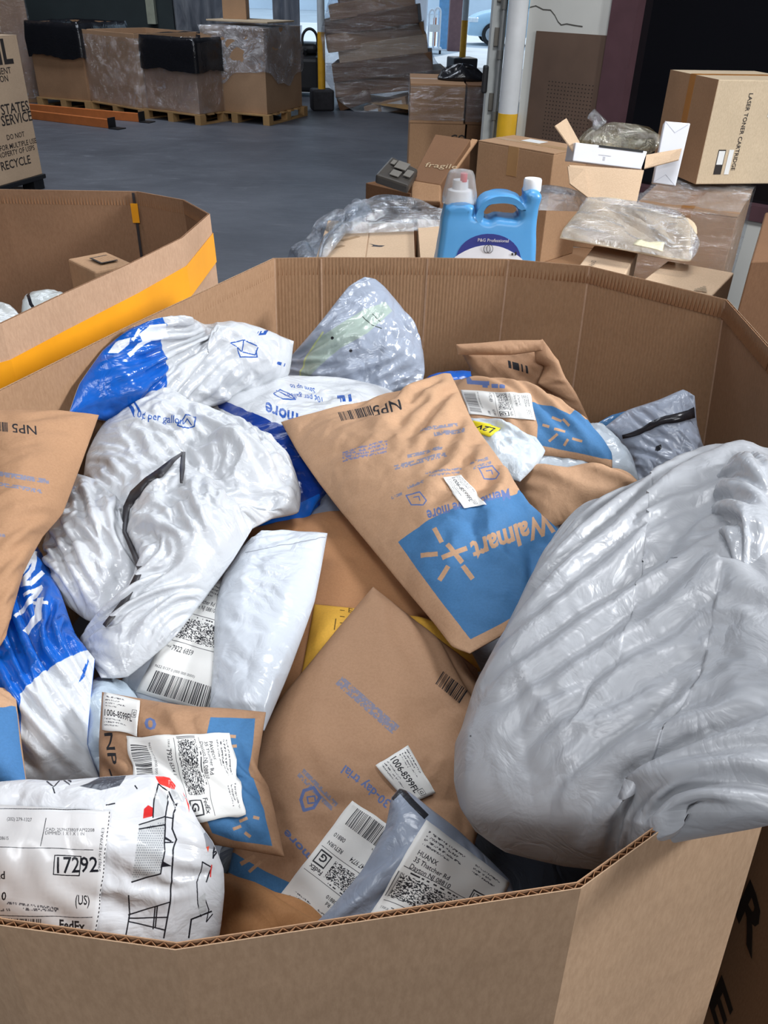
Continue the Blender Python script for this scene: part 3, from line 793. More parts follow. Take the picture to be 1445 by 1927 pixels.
# ------------------------------------------------------------------ unseen lower layers that carry the top mailers
def heap(name, label, poly, z, seed, n, mats, step=0.19):
    rs = np.random.RandomState(seed); V, F, mi = [], [], []; poly = np.asarray(poly); c = poly.mean(0)
    base = c + (poly - c) * 0.965; k = len(base)
    V += [(*p, 0.02) for p in base] + [(*p, z - 0.12) for p in base] + [(*c, z - 0.10)]
    for i in range(k): F += [(i, (i + 1) % k, k + (i + 1) % k, k + i), (k + i, k + (i + 1) % k, 2 * k)]; mi += [0, 0]
    def inside(p):
        s = 0
        for i in range(k):
            q, r = base[i], base[(i + 1) % k]
            if (q[1] > p[1]) != (r[1] > p[1]) and p[0] < (r[0] - q[0]) * (p[1] - q[1]) / (r[1] - q[1]) + q[0]: s ^= 1
        return s
    lo, hi = base.min(0), base.max(0); cnt = 0
    while cnt < n:
        p = rs.uniform(lo, hi)
        a = rs.uniform(0, PI); w, h = rs.uniform(.10, .15), rs.uniform(.14, .19); zz = z - rs.uniform(.05, .13); tx, ty = rs.uniform(-.15, .15, 2)
        ca, sa = math.cos(a), math.sin(a)
        if not all(inside(p + (sx * w * ca - sy * h * sa, sx * w * sa + sy * h * ca)) for sx in (-1, 1) for sy in (-1, 1)): 
            w *= .5; h *= .5
            if not all(inside(p + (sx * w * ca - sy * h * sa, sx * w * sa + sy * h * ca)) for sx in (-1, 1) for sy in (-1, 1)): continue
        s = np.linspace(-1, 1, 9); X, Y = np.meshgrid(s, s); pr = np.sqrt(np.clip((1 - X * X) * (1 - Y * Y), 0, 1))
        Z = 0.03 * pr + 0.012 * pr * (fbm(X * 3 + 9, Y * 3 + 9, rs.randint(999)) - .5); Pq = np.stack([p[0] + X * w * ca - Y * h * sa, p[1] + X * w * sa + Y * h * ca, zz + Z + tx * X * w + ty * Y * h], -1)
        o = len(V); V += Pq.reshape(-1, 3).tolist(); f = grid_faces(9, 9, False, o); F += f; q = rs.randint(1, len(mats)); mi += [q] * len(f); cnt += 1
    ob = mesh(name, V, F, mats, None, True, None, mi); tag(ob, label, 'mailers', kind='stuff'); return ob
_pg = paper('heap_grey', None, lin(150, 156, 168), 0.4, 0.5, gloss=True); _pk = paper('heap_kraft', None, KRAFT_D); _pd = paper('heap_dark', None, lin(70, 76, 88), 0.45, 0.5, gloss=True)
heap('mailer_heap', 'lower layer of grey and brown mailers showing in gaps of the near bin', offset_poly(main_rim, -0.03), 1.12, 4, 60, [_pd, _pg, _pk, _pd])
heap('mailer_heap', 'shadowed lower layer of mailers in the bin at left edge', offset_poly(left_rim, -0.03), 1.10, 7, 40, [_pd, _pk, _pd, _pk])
# ------------------------------------------------------------------ shipping labels
def sticker_mat(name, im, gloss=0.4):
    m = paper(name, im, rough=gloss, bmp=0.06, spec=0.45, gloss=True, dirt=0.05); return m
def fedex(name, who='', seed=1, trk='7922 6859', zipc='08810', num='9622 0137 0 (000 000 0000) 0 00 7922 6859', sort='', bg=STICK):
    c = Canvas(448, 640, bg)
    L = lambda y: c.line([(0.04, y), (0.96, y)], 0.005, INK)
    c.bars((.10, .03), (.90, .03), np.array((0, .17)), INK, seed, 52)
    c.txt(num[:34], .06, .225, .042, INK)
    c.txt(zipc, .76, .30, .075, INK, 0.012, .85); c.txt('RETURN', .70, .385, .075, INK, 0.012, .8)
    c.txt('TRK#', .05, .40, .035, INK); c.txt(trk, .15, .385, .085, INK, 0.012, .75); L(.46)
    c.speckle((.06, .49), (.70, .49), np.array((0, .17)), INK, 110, 30, seed)
    c.bars((.02, .49), (.06, .49), np.array((0, .17)), INK, seed + 3, 6)
    c.txt('FedEx', .745, .63, .085, INK, 0.02, .9)
    for a, b in (((.77, .49), (.93, .49)), ((.93, .49), (.93, .605)), ((.93, .605), (.77, .605)), ((.77, .605), (.77, .49))): c.line([a, b], .014, INK)
    c.txt('G', .80, .508, .13, INK, 0.03)
    c.speckle((.10, .675), (.62, .675), np.array((0, .010)), INK, 60, 1, seed + 5); L(.70)
    y = .80
    for s in ([who] if who else []) + ['35 Thatcher Rd', 'Dayton NJ 08810']:
        c.txt(s, .09, y, .066, INK, 0.012, .92); y -= .048
    for k in range(4): c.speckle((.08, .945 - .026 * k), (.08 + (.42, .36, .44, .30)[k], .945 - .026 * k), np.array((0, .012)), lin(70, 70, 76), 110, 2, seed + 9 + k, .5)
    for k in range(3): c.speckle((.62, .945 - .026 * k), (.62 + (.3, .2, .26)[k], .945 - .026 * k), np.array((0, .011)), lin(80, 80, 86), 80, 2, seed + 20 + k, .5)
    if sort:
        for a, b in (((.72, .72), (.92, .72)), ((.92, .72), (.92, .79)), ((.92, .79), (.72, .79)), ((.72, .79), (.72, .72))): c.line([a, b], .01, INK)
        c.txt(sort, .735, .732, .085, INK, 0.01, .9)
    return sticker_mat(name, c.image(name))
def routing(name, code, seed):
    c = Canvas(320, 224, STICK)
    c.txt(code, .05, .40, .19, INK, 0.016, .82)
    for k in range(4): c.speckle((.05, .90 - .075 * k), (.05 + (.5, .38, .55, .3)[k], .90 - .075 * k), np.array((0, .032)), lin(80, 80, 86), 90, 2, seed + k, .5)
    for k in range(3): c.speckle((.05, .30 - .085 * k), (.05 + (.42, .6, .36)[k], .30 - .085 * k), np.array((0, .032)), lin(88, 88, 94), 90, 2, seed + 7 + k, .5)
    for a, b in (((.82, .52), (.94, .52)), ((.94, .52), (.94, .70)), ((.94, .70), (.82, .70)), ((.82, .70), (.82, .52))): c.line([a, b], .012, lin(60, 60, 66))
    c.txt('G', .85, .555, .10, INK, 0.02)
    return sticker_mat(name, c.image(name))

def bag(name, label, cat, edges, col, canvas=None, group=None, gloss=True, rough=None, bmp=None, width=640, mats=None, **kw):
    """one mailer as a closed sheet pair; returns the Bag. canvas(c) draws its print"""
    kw.setdefault('cr', .013 if gloss else .008); kw.setdefault('wl', .042 if gloss else .06)
    B = Bag(edges, **kw); key = label.replace(' ', '_')[:40]
    im = None
    if canvas:
        c = B.canvas(col, width); canvas(c); im = c.image(key)
    m = paper(key, im, col, rough if rough is not None else (0.25 if gloss else 0.72), bmp if bmp is not None else (0.26 if gloss else 0.34), 0.55 if gloss else 0.28, gloss)
    o = B.build(name, [m, paper(key + '_back', None, np.array(col) * 0.92, 0.4 if gloss else 0.75, 0.2, gloss=gloss)])
    tag(o, label, cat, group or ('mailers in the orange-taped bin' if 'orange-taped' in label else 'returned mailers heaped in the near bin')); return B

SOFT = lin(134, 132, 150)
def spark(c, cen, r0, r1, w, col, angs, sx=1.0, sy=1.0, rot=0.0):
    for a in angs:
        d = np.array([math.cos(a + rot) * sx, math.sin(a + rot) * sy]); c.line([np.array(cen) + d * r0, np.array(cen) + d * r1], w, col)

# ---- far layer: scraps of blue and dark bags deep in the pile
bag('poly_mailer', 'strip of dark blue poly bag beside the far cardboard wall, behind the big kraft mailer', 'mailer',
    [[(790, 742, 1.13), (900, 735, 1.13)], [(900, 735, 1.13), (896, 700, 1.15)], [(893, 699, 1.15), (848, 699, 1.15)], [(800, 712, 1.14)]], BLUE, bulge=.012, ex=(.06, .06), res=24)
bag('poly_mailer', 'blue poly bag wedged low between bin wall and grey black-taped bag', 'mailer',
    [[(1100, 830, 1.12), (1190, 850, 1.12)], [(1190, 850, 1.12), (1215, 775, 1.15)], [(1215, 772, 1.15), (1160, 785, 1.15)], [(1108, 803, 1.14)]], WBLUE, bulge=.015, ex=(.05, .05), res=24)
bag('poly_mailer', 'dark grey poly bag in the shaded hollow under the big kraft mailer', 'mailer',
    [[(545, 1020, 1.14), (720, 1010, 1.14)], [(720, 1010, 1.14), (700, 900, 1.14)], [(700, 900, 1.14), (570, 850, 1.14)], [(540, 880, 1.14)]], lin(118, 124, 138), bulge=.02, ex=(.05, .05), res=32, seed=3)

# ---- blue and white bag by the left wall
def pa(c):
    c.poly([(110, 800), (140, 730), (190, 655), (240, 610), (300, 590), (314, 612), (302, 640), (316, 690), (312, 735), (300, 800)], BLUE)
    w = lin(225, 230, 240)
    c.poly([(202, 664), (222, 640), (246, 634), (243, 648), (222, 664)], w); c.poly([(262, 628), (285, 612), (312, 610), (316, 636), (292, 640), (268, 644)], w)
    c.line([(244, 668), (262, 650), (280, 640)], 8, w); c.line([(262, 622), (250, 640)], 6, w)
    b = INKDB
    c.line([(434, 645), (458, 640), (486, 652), (480, 668), (456, 662), (434, 645)], 2.2, b); c.line([(456, 662), (458, 640)], 2, b)
    c.line([(446, 655), (452, 672), (484, 672), (482, 660)], 2.2, b)
    c.speckle((478, 632), (500, 630), np.array((4, -8)), b, 16, 2, 4); c.speckle((515, 685), (535, 690), np.array((2, -6)), b, 12, 1, 5)
bag('poly_mailer', 'crumpled white poly bag with a shiny blue end, leaning on the left bin wall', 'mailer',
    [[(130, 778, 1.27), (250, 800, 1.22), (400, 765, 1.20)], [(525, 735, 1.18), (545, 700, 1.21)], [(553, 642, 1.255), (500, 622, 1.27), (440, 607, 1.285), (385, 610, 1.29), (362, 599, 1.335)], [(322, 594, 1.34), (245, 618, 1.335), (195, 658, 1.32), (150, 722, 1.295)]],
    PWHITE, pa, bulge=.045, cr=.034, wl=.065, ex=(.06, .05), res=130, beta=.01, seed=21, lo=.012, hi=.03, width=800)
# ---- grey triangular bag standing by the far wall
def pb(c):
    g = lin(168, 184, 176)
    c.poly([(562, 712), (578, 668), (605, 632), (680, 585), (725, 568), (738, 585), (690, 628), (640, 655), (600, 690), (575, 715)], g)
    c.line([(562, 712), (578, 668), (608, 625)], 3, lin(196, 205, 150)); c.line([(682, 596), (700, 612), (718, 618)], 1.6, lin(60, 70, 66)); c.line([(700, 590), (716, 606)], 1.4, lin(60, 70, 66))
    for q in ((625, 636), (660, 660)): c.poly([(q[0] + 3.2 * math.cos(t), q[1] + 3.2 * math.sin(t)) for t in np.linspace(0, 6.28, 9)[:-1]], INK)
bag('poly_mailer', 'shiny grey poly bag with a pointed top, standing against the far wall', 'mailer',
    [[(528, 742, 1.14), (640, 770, 1.14)], [(785, 760, 1.14), (799, 700, 1.18), (796, 660, 1.205)], [(780, 622, 1.235), (756, 578, 1.27), (724, 540, 1.30), (706, 525, 1.312)], [(686, 521, 1.316), (655, 540, 1.305), (598, 612, 1.26), (530, 692, 1.18)]],
    lin(158, 167, 184), pb, bulge=.02, shape=.8, cr=.014, wl=.04, ang=.9, stretch=2.0, ex=(.07, .08), res=110, seed=5, rough=.22, hi=.02, width=640)
# ---- white bag with printed savings, blue band underneath
def pc(c):
    c.poly([(405, 752), (428, 757), (470, 775), (530, 800), (580, 850), (615, 930), (600, 1010), (440, 1020), (440, 980), (540, 950), (552, 900), (520, 830), (470, 795), (412, 768)], NAVY)
    c.poly([(470, 975), (545, 955), (600, 930), (600, 1010), (460, 1010)], BLUE)
    b = INKDB
    c.text('Save up to', (592, 730), (545, 722), (2, 13), b, .01); c.text('10¢ per gallon', (606, 748), (540, 738), (2, 13), b, .01)
    c.text('more', (561, 779), (500, 757), (-3, 36), b, .025)
    c.line([(520, 735), (556, 752), (548, 742), (527, 733), (515, 742), (532, 752), (556, 752)], 2, b)
    c.speckle((632, 745), (660, 742), np.array((2, 14)), b, 14, 2, 8)
bag('poly_mailer', 'white poly bag printed "more" with a blue band, beside the blue-ended kraft mailer', 'mailer',
    [[(470, 1005, 1.155), (560, 1005, 1.15)], [(600, 985, 1.15), (650, 900, 1.165), (730, 800, 1.165)], [(742, 738, 1.165), (640, 722, 1.185), (560, 715, 1.19), (470, 717, 1.19)], [(362, 742, 1.18), (400, 850, 1.16)]],
    PWHITE, pc, bulge=.035, ex=(.08, .08), res=84, seed=9, hi=.02, width=700)
# ---- brown mailer standing open at the far wall
B = bag('paper_mailer', 'brown paper mailer standing open with a folded flap, against the far wall', 'mailer',
    [[(895, 770, 1.13), (1000, 800, 1.12)], [(1090, 812, 1.12), (1075, 760, 1.16), (1050, 700, 1.21)], [(1022, 645, 1.25), (960, 645, 1.25), (905, 650, 1.25)], [(862, 655, 1.25), (885, 695, 1.21)]],
    KRAFT_D, lambda c: (c.speckle((955, 678), (996, 690), np.array((2, 14)), INK, 30, 1, 3, .55), c.speckle((985, 770), (1040, 745), np.array((4, 12)), INKBLUE, 20, 2, 4)), gloss=False, bulge=.02, ex=(.04, .05), res=64, seed=12, rough=.7)
F = Bag([[(1072, 800, 1.135)], [(1112, 800, 1.145), (1085, 748, 1.19), (1060, 705, 1.225), (1036, 660, 1.255)], [(1020, 638, 1.27)], [(1004, 645, 1.262), (1008, 680, 1.235), (1024, 690, 1.225), (1012, 722, 1.205), (1038, 738, 1.19), (1060, 775, 1.155)]], bulge=.004, ex=(.03, .03), res=36, seed=4)
o = F.build('folded_flap', [M['kraft_back']], B.obj); o['label'] = 'folded-back paper flap'
F = Bag([[(862, 668, 1.262), (960, 668, 1.262)], [(1020, 660, 1.262)], [(1022, 640, 1.28), (960, 640, 1.28), (905, 645, 1.28)], [(858, 648, 1.278)]], bulge=.006, ex=(.05, .05), res=36, seed=6)
o = F.build('top_hem', [M['kraft_back']], B.obj)
# ---- brown mailer with label and printed blue corner
def pg(c):
    c.poly([(1000, 757), (1040, 765), (1092, 790), (1160, 850), (1160, 868), (1090, 855), (1010, 838), (1012, 800)], WBLUE)
    for a, b in (((1022, 800), (1032, 803)), ((1034, 830), (1048, 818)), ((1062, 838), (1068, 828)), ((1078, 826), (1094, 830)), ((1044, 808), (1062, 812)), ((1040, 785), (1055, 792)), ((1060, 790), (1070, 800))): c.line([a, b], 5, KRAFT)
    for x0, y0, x1 in ((870, 722, 930), (900, 728, 950)): c.speckle((x0, y0), (x1, y0 + 4), np.array((0, -7)), INKBLUE, 20, 1, int(x0), .6)
    c.speckle((930, 805), (960, 812), np.array((0, -10)), INKBLUE, 10, 1, 3)
B = bag('paper_mailer', 'brown mailer with white shipping label and printed blue end, right of the big one', 'mailer',
    [[(880, 835, 1.185), (950, 858, 1.185), (1020, 855, 1.19), (1080, 862, 1.19)], [(1152, 880, 1.185), (1150, 850, 1.195)], [(1098, 795, 1.21), (1045, 765, 1.215), (1000, 742, 1.22), (945, 713, 1.225)], [(850, 716, 1.21), (862, 780, 1.195)]],
    KRAFT, pg, gloss=False, bulge=.03, ex=(.025, .03), res=72, seed=14, width=640)
lm = fedex('label_white', '', 31); o = B.patch([(868, 735), (884, 781), (1008, 792), (997, 742)], 'shipping_label', lm, B.obj); o['label'] = 'white shipping label with bar codes'
# ---- grey poly under it, bag with yellow sticker, brown one in front
bag('poly_mailer', 'pale grey poly bag tucked under the labelled brown mailer', 'mailer',
    [[(985, 895, 1.165), (1100, 905, 1.165)], [(1203, 905, 1.165), (1190, 860, 1.175), (1165, 828, 1.185)], [(1135, 800, 1.185), (1090, 798, 1.18)], [(1000, 850, 1.17)]], lin(190, 200, 210), bulge=.02, ex=(.10, .08), res=52, seed=17)
B = bag('poly_mailer', 'crumpled pale poly bag with a yellow sticker, right of the big kraft mailer', 'mailer',
    [[(900, 870, 1.215), (940, 890, 1.215)], [(978, 906, 1.21), (1012, 872, 1.22), (1026, 848, 1.225)], [(1008, 822, 1.235), (960, 806, 1.24)], [(878, 785, 1.24)]], lin(200, 209, 217), bulge=.02, cr=.011, wl=.03, ex=(.14, .12), res=64, seed=19, hi=.02)
cy = Canvas(200, 120, lin(240, 224, 40)); cy.txt('L2V', .12, .25, .40, INK, .03)
o = B.patch([(944, 806), (892, 793), (880, 806), (922, 823)], 'yellow_sticker', sticker_mat('yellow_sticker', cy.image('yellow_sticker')), B.obj, res=(10, 8)); o['label'] = 'yellow sticker'
bag('paper_mailer', 'plain brown mailer with a dark slit, next to the huge grey bag', 'mailer',
    [[(1015, 1000, 1.165), (1080, 978, 1.175), (1140, 955, 1.18)], [(1225, 935, 1.185), (1200, 905, 1.20)], [(1160, 893, 1.205), (1080, 884, 1.205), (1005, 887, 1.20)], [(955, 882, 1.19), (990, 950, 1.175)]],
    KRAFT, None, gloss=False, bulge=.03, ex=(.05, .06), res=60, seed=23, hi=.015)
# ---- grey bag by the right wall with black sealing strip
B = bag('poly_mailer', 'grey poly bag with a black sealing strip, by the right bin wall', 'mailer',
    [[(1185, 925, 1.12), (1260, 940, 1.12)], [(1338, 920, 1.13), (1332, 870, 1.16), (1312, 800, 1.21)], [(1307, 745, 1.25), (1285, 733, 1.255), (1240, 752, 1.235), (1180, 772, 1.21)], [(1138, 803, 1.185), (1185, 865, 1.15)]],
    lin(158, 166, 182), lambda c: c.poly([(1234, 840), (1244, 836), (1246, 843), (1238, 850), (1232, 848)], INK), bulge=.035, cr=.014, wl=.022, ang=1.4, stretch=5, ex=(.12, .03), res=100, seed=27, rough=.28, hi=.022)
ss = np.linspace(0, 1, 14)[:, None]; A = np.array((1172, 818)) + (np.array((1303, 765)) - (1172, 818)) * ss; A[:, 1] += 3 * np.sin(ss[:, 0] * 9); A2 = A + np.stack([2 + 0 * ss[:, 0], 7 + 13 * ss[:, 0]], -1)
G = B.at(B.st(np.stack([A, A2], 1).reshape(-1, 2)).reshape(-1, 2, 2), .003); nn = normals(G).mean((0, 1)); o = mesh('sealing_strip', G.reshape(-1, 3), grid_faces(14, 2, nn @ (CAM - G.mean((0, 1))) < 0), plain('black_strip', lin(38, 36, 40), .25), B.obj, True)
md = o.modifiers.new('thickness', 'SOLIDIFY'); md.thickness = .001; md.offset = -1; o['label'] = 'black sealing strip'

# ---- big crumpled white bag, its drooping flap and the lobe beside it
WB = 'heap of crumpled white poly bags'
def pd(c):
    b = INKDB
    c.text('10¢ per gallon', (252, 785), (345, 799), (2, -20), b, .012)
    c.line([(334, 800), (350, 781), (368, 785), (366, 803), (345, 806), (334, 800)], 2.4, b); c.line([(345, 798), (352, 788), (360, 800)], 2, b)
    c.line([(398, 900), (425, 945), (408, 975)], 1.2, lin(80, 90, 110)); c.line([(402, 985), (412, 1002)], 3, INKBLUE)
B = bag('poly_mailer', 'largest crumpled white poly bag, torn open, in the left half of the near bin', 'mailer',
    [[(150, 955, 1.215), (230, 985, 1.225), (330, 1010, 1.22)], [(462, 1000, 1.215), (515, 972, 1.20), (562, 962, 1.195), (566, 925, 1.20), (553, 880, 1.21)], [(520, 838, 1.22), (474, 806, 1.225), (400, 776, 1.23), (340, 766, 1.235)], [(250, 774, 1.24), (196, 794, 1.235), (163, 855, 1.225)]],
    PWHITE, pd, group=None, bulge=.045, cr=.036, wl=.062, ex=(.07, .07), res=170, beta=.008, seed=31, lo=.014, hi=.035, width=900)
D = B
F = Bag([[(190, 1275, 1.20), (240, 1272, 1.20)], [(330, 1195, 1.215), (390, 1115, 1.225), (440, 1050, 1.235)], [(480, 985, 1.245), (400, 905, 1.265), (345, 872, 1.275)], [(305, 895, 1.268), (255, 940, 1.258), (238, 1000, 1.25), (260, 1050, 1.24), (262, 1080, 1.235), (225, 1145, 1.22), (150, 1200, 1.205)]],
        bulge=.03, ex=(.10, .08), res=130, beta=.008, cr=.022, wl=.055, ang=-1.0, stretch=2.2, seed=33, lo=.01, hi=.03)
o = F.build('torn_flap', [paper('torn_flap_film', None, PWHITE, .25, .26, .55, True)], B.obj)
B2 = bag('poly_mailer', 'small crumpled white poly bag at the left of the largest white bag', 'mailer',
    [[(120, 1135, 1.205), (160, 1165, 1.205)], [(200, 1178, 1.21), (232, 1125, 1.22), (258, 1072, 1.23)], [(236, 1000, 1.24), (228, 945, 1.245), (180, 902, 1.245)], [(133, 888, 1.24), (106, 960, 1.225), (82, 1018, 1.21)]],
    PWHITE, None, bulge=.03, cr=.026, wl=.045, ex=(.08, .08), res=110, beta=.008, seed=37, lo=.01, hi=.025)
FL = F
ribbon((FL, D), [(345, 850, .8), (343, 880, 1.0), (341, 908, .5)], 5, 'torn_edge', M['dark_lining'], D.obj, .006)
ribbon((FL, D, B2), [(344, 852, .4), (325, 866, .8), (300, 890, 1.5), (275, 903, .9), (252, 930, 1.6), (238, 955, 1.2), (234, 1000, .7), (250, 1035, .9), (264, 1072, 1.0), (235, 1130, 1.0), (196, 1177, .7)], 5.5, 'torn_edge', M['dark_lining'], D.obj, .007)
# ---- bag with label under it, flat white mailer, blue grey bag
B = bag('poly_mailer', 'light grey poly bag with a large return label, under the white bag flap', 'mailer',
    [[(200, 1320, 1.165), (320, 1350, 1.165)], [(470, 1360, 1.165), (480, 1200, 1.175)], [(440, 1080, 1.185), (380, 1110, 1.185)], [(300, 1190, 1.185), (235, 1270, 1.175)]],
    lin(206, 211, 220), None, bulge=.02, ex=(.05, .05), res=60, seed=41)
lm = fedex('label_return', '', 5, '7922 6859', '08810', '9622 0137 0 (000 000 0000)'); o = B.patch([(258, 1302), (425, 1352), (470, 1115), (372, 1085)], 'shipping_label', lm, B.obj, .002); o['label'] = 'white shipping label reading RETURN'
B = bag('poly_mailer', 'flat white poly mailer with a folded top seam, upright left of the yellow envelope', 'mailer',
    [[(392, 1360, 1.185), (440, 1372, 1.19)], [(497, 1374, 1.195), (545, 1260, 1.205), (592, 1130, 1.215)], [(616, 1003, 1.22), (560, 1000, 1.22)], [(492, 998, 1.22), (455, 1030, 1.215), (418, 1085, 1.21), (404, 1150, 1.205), (402, 1230, 1.20)]],
    lin(205, 211, 220), lambda c: c.line([(462, 1040), (520, 1028), (612, 1012)], 1.6, lin(150, 155, 165)), bulge=.02, cr=.012, wl=.035, ang=1.2, stretch=3.5, ex=(.04, .03), res=120, seed=43, hi=.018)
bag('poly_mailer', 'bluish grey poly bag tucked left of the labelled kraft mailer by the near wall', 'mailer',
    [[(110, 1490, 1.15), (240, 1490, 1.15)], [(300, 1420, 1.155), (270, 1340, 1.165)], [(255, 1300, 1.175), (205, 1272, 1.178)], [(155, 1300, 1.17), (120, 1400, 1.16)]], lin(176, 190, 204), None, bulge=.03, ex=(.09, .09), res=64, seed=47)
# ---- brown and yellow mailers in the middle
bag('paper_mailer', 'plain brown paper mailer in the middle of the bin, partly under the big kraft mailer', 'mailer',
    [[(500, 1345, 1.125), (650, 1290, 1.13)], [(880, 1240, 1.135), (800, 1090, 1.145)], [(720, 950, 1.15), (620, 958, 1.155), (520, 985, 1.16)], [(465, 995, 1.16), (490, 1150, 1.14)]], lin(186, 136, 96), None, gloss=False, bulge=.018, ex=(.015, .02), res=60, seed=51)
def ps(c):
    b = lin(110, 80, 30)
    c.text('E', (655, 1152), (663, 1154), (1, -12), b, .01)
    for k in range(4): c.line([(640, 1148 + 12 * k), (648, 1149 + 12 * k)], 1.6, b)
    c.line([(632, 1165), (629, 1185)], 2, b)
bag('bubble_mailer', 'yellow padded envelope peeking from under the brown mailers', 'envelope',
    [[(566, 1275, 1.152), (720, 1290, 1.152)], [(905, 1262, 1.162), (880, 1215, 1.167)], [(835, 1172, 1.172), (720, 1150, 1.172)], [(592, 1137, 1.172), (580, 1200, 1.162)]], lin(238, 184, 74), ps, gloss=False, bulge=.012, ex=(.02, .02), res=56, seed=53)
# ---- long brown mailer with three labels
def pt(c):
    c.poly([(380, 1590), (440, 1605), (500, 1640), (560, 1668), (580, 1680), (560, 1720), (470, 1660), (380, 1620)], WBLUE)
    c.line([(455, 1625), (478, 1612)], 8, KRAFT); c.line([(470, 1640), (490, 1622)], 6, KRAFT)
    c.bars((819, 1287), (866, 1325), np.array((15, -24)), INK, 3, 18)
    c.speckle((738, 1381), (631, 1287), np.array((14, -14)), SOFT, 120, 8, 2, .72)
    c.text('on 30-day trial', (762, 1528), (650, 1440), (-14, 20), INKBLUE, .02)
    for k in range(2): c.speckle((636 - 8 * k, 1512 + 8 * k), (572 - 8 * k, 1446 + 8 * k), np.array((-5, 6)), SOFT, 70, 2, k, .7)
    c.line([(572, 1488), (590, 1482), (602, 1500), (590, 1520), (572, 1525), (566, 1505), (572, 1488)], 6, INKBLUE); c.line([(578, 1500), (592, 1498), (594, 1510), (580, 1512), (578, 1500)], 3, INKBLUE)
    c.text('more', (590, 1614), (540, 1560), (-16, 14), INKBLUE, .025)
B = bag('paper_mailer', 'long brown mailer with tilted routing sticker and return label, left of the huge grey bag', 'mailer',
    [[(400, 1770, 1.085), (560, 1790, 1.085), (700, 1780, 1.085)], [(850, 1760, 1.085), (900, 1560, 1.11), (920, 1400, 1.14)], [(898, 1258, 1.17), (800, 1182, 1.185)], [(702, 1104, 1.195), (640, 1177, 1.185), (585, 1245, 1.175), (535, 1305, 1.165), (495, 1372, 1.155), (450, 1550, 1.125)]],
    lin(178, 140, 110), pt, gloss=False, bulge=.03, cr=.012, wl=.055, ex=(.012, .012), res=110, seed=57, width=1000, hi=.012)
lm = routing('label_routing_tilted', '1006-8599FL', 3); o = B.patch([(706, 1442), (768, 1513), (818, 1492), (766, 1404)], 'routing_sticker', lm, B.obj, .0022, res=(14, 14)); o['label'] = 'white routing sticker reading 1006-8599FL'
lm = fedex('label_return_tilted', '', 8, '7922 7147 9774', '08810', '0 00 7922 7147 9774'); o = B.patch([(782, 1588), (663, 1507), (528, 1684), (640, 1775)], 'shipping_label', lm, B.obj, .0022); o['label'] = 'white return label, upside down'
bag('paper_mailer', 'creased brown mailer lying against the near wall, under the long brown one', 'mailer',
    [[(405, 1850, 1.10), (600, 1830, 1.10)], [(690, 1800, 1.10), (620, 1740, 1.115)], [(560, 1700, 1.125), (480, 1660, 1.135)], [(412, 1640, 1.14)]], lin(176, 126, 82), None, gloss=False, bulge=.02, ex=(.05, .05), res=56, seed=58, hi=.012)
# ---- the big kraft mailer with the blue print
def pf(c):
    c.poly([(749, 1020), (807, 978), (853, 957), (915, 941), (988, 926), (1022, 962), (1060, 1003), (1085, 1065), (1000, 1140), (945, 1172), (886, 1203), (840, 1145), (790, 1078)], WBLUE)
    c.text('Walmart', (1036, 962), (884, 1022), (13, 54), KRAFT, .035)
    c.line([(834, 1049), (876, 1032)], 9, KRAFT); c.line([(843, 1026), (868, 1056)], 9, KRAFT)
    for a, b in (((818, 996), (830, 1018)), ((794, 1045), (821, 1043)), ((828, 1090), (842, 1068)), ((872, 1066), (888, 1088))): c.line([a, b], 9, KRAFT)
    c.text('Members', (958, 920), (872, 944), (6, 26), INKBLUE, .025); c.text('save more', (884, 938), (802, 962), (6, 30), INKBLUE, .025)
    c.text('NP5', (751, 752), (700, 765), (7, 27), INK, .008); c.bars((697, 764), (633, 776), np.array((7, 17)), INK, 5, 22)
    rows = [((861, 795), (789, 806), 6), ((874, 806), (816, 813), 8), ((832, 839), (766, 856), 6), ((841, 849), (741, 876), 9), ((868, 879), (799, 888), 4), ((865, 886), (807, 894), 4), ((919, 860), (884, 870), 5), ((924, 868), (890, 879), 5), ((797, 903), (766, 915), 5), ((756, 926), (736, 935), 5)]
    for i, (a, b, h) in enumerate(rows): c.speckle(a, b, np.array((1, h)), SOFT, int(abs(a[0] - b[0]) * .9), 3, i + 2, .7)
    for k in range(4): c.speckle((728, 826 + 7 * k), (644, 850 + 5 * k), np.array((1, 4)), lin(130, 130, 165), 90, 2, 30 + k, .6)
    for q in ((917, 888), (780, 938)):
        P = [(q[0] + x, q[1] + y) for x, y in ((-16, -6), (10, -12), (22, 4), (16, 12), (-6, 12), (-16, -6))]; c.line(P, 2.4, INKBLUE); c.line([(q[0] - 2, q[1] - 2), (q[0] + 8, q[1] - 4), (q[0] + 10, q[1] + 4)], 2, INKBLUE)
B = bag('paper_mailer', 'big kraft paper mailer with a bright blue printed end, lying on top of the pile', 'mailer',
    [[(884, 1229, 1.23), (960, 1185, 1.235)], [(1095, 1085, 1.235), (1054, 999, 1.25), (995, 949, 1.253), (966, 903, 1.255), (938, 862, 1.255), (890, 795, 1.255), (860, 728, 1.255)], [(848, 703, 1.255), (760, 735, 1.25), (640, 770, 1.24)], [(529, 794, 1.225), (560, 850, 1.22), (600, 908, 1.22), (640, 960, 1.22), (690, 1020, 1.215), (760, 1105, 1.215), (815, 1170, 1.22), (850, 1215, 1.225)]],
    KRAFT, pf, gloss=False, bulge=.03, cr=.013, wl=.05, ex=(.015, .012), res=130, seed=61, width=1200, hi=.014, seam=.02)
lm = routing('label_routing', '1006-8599FL', 13); o = B.patch([(832, 900), (872, 959), (915, 952), (868, 896)], 'routing_sticker', lm, B.obj, .002, res=(14, 14)); o['label'] = 'white routing sticker'
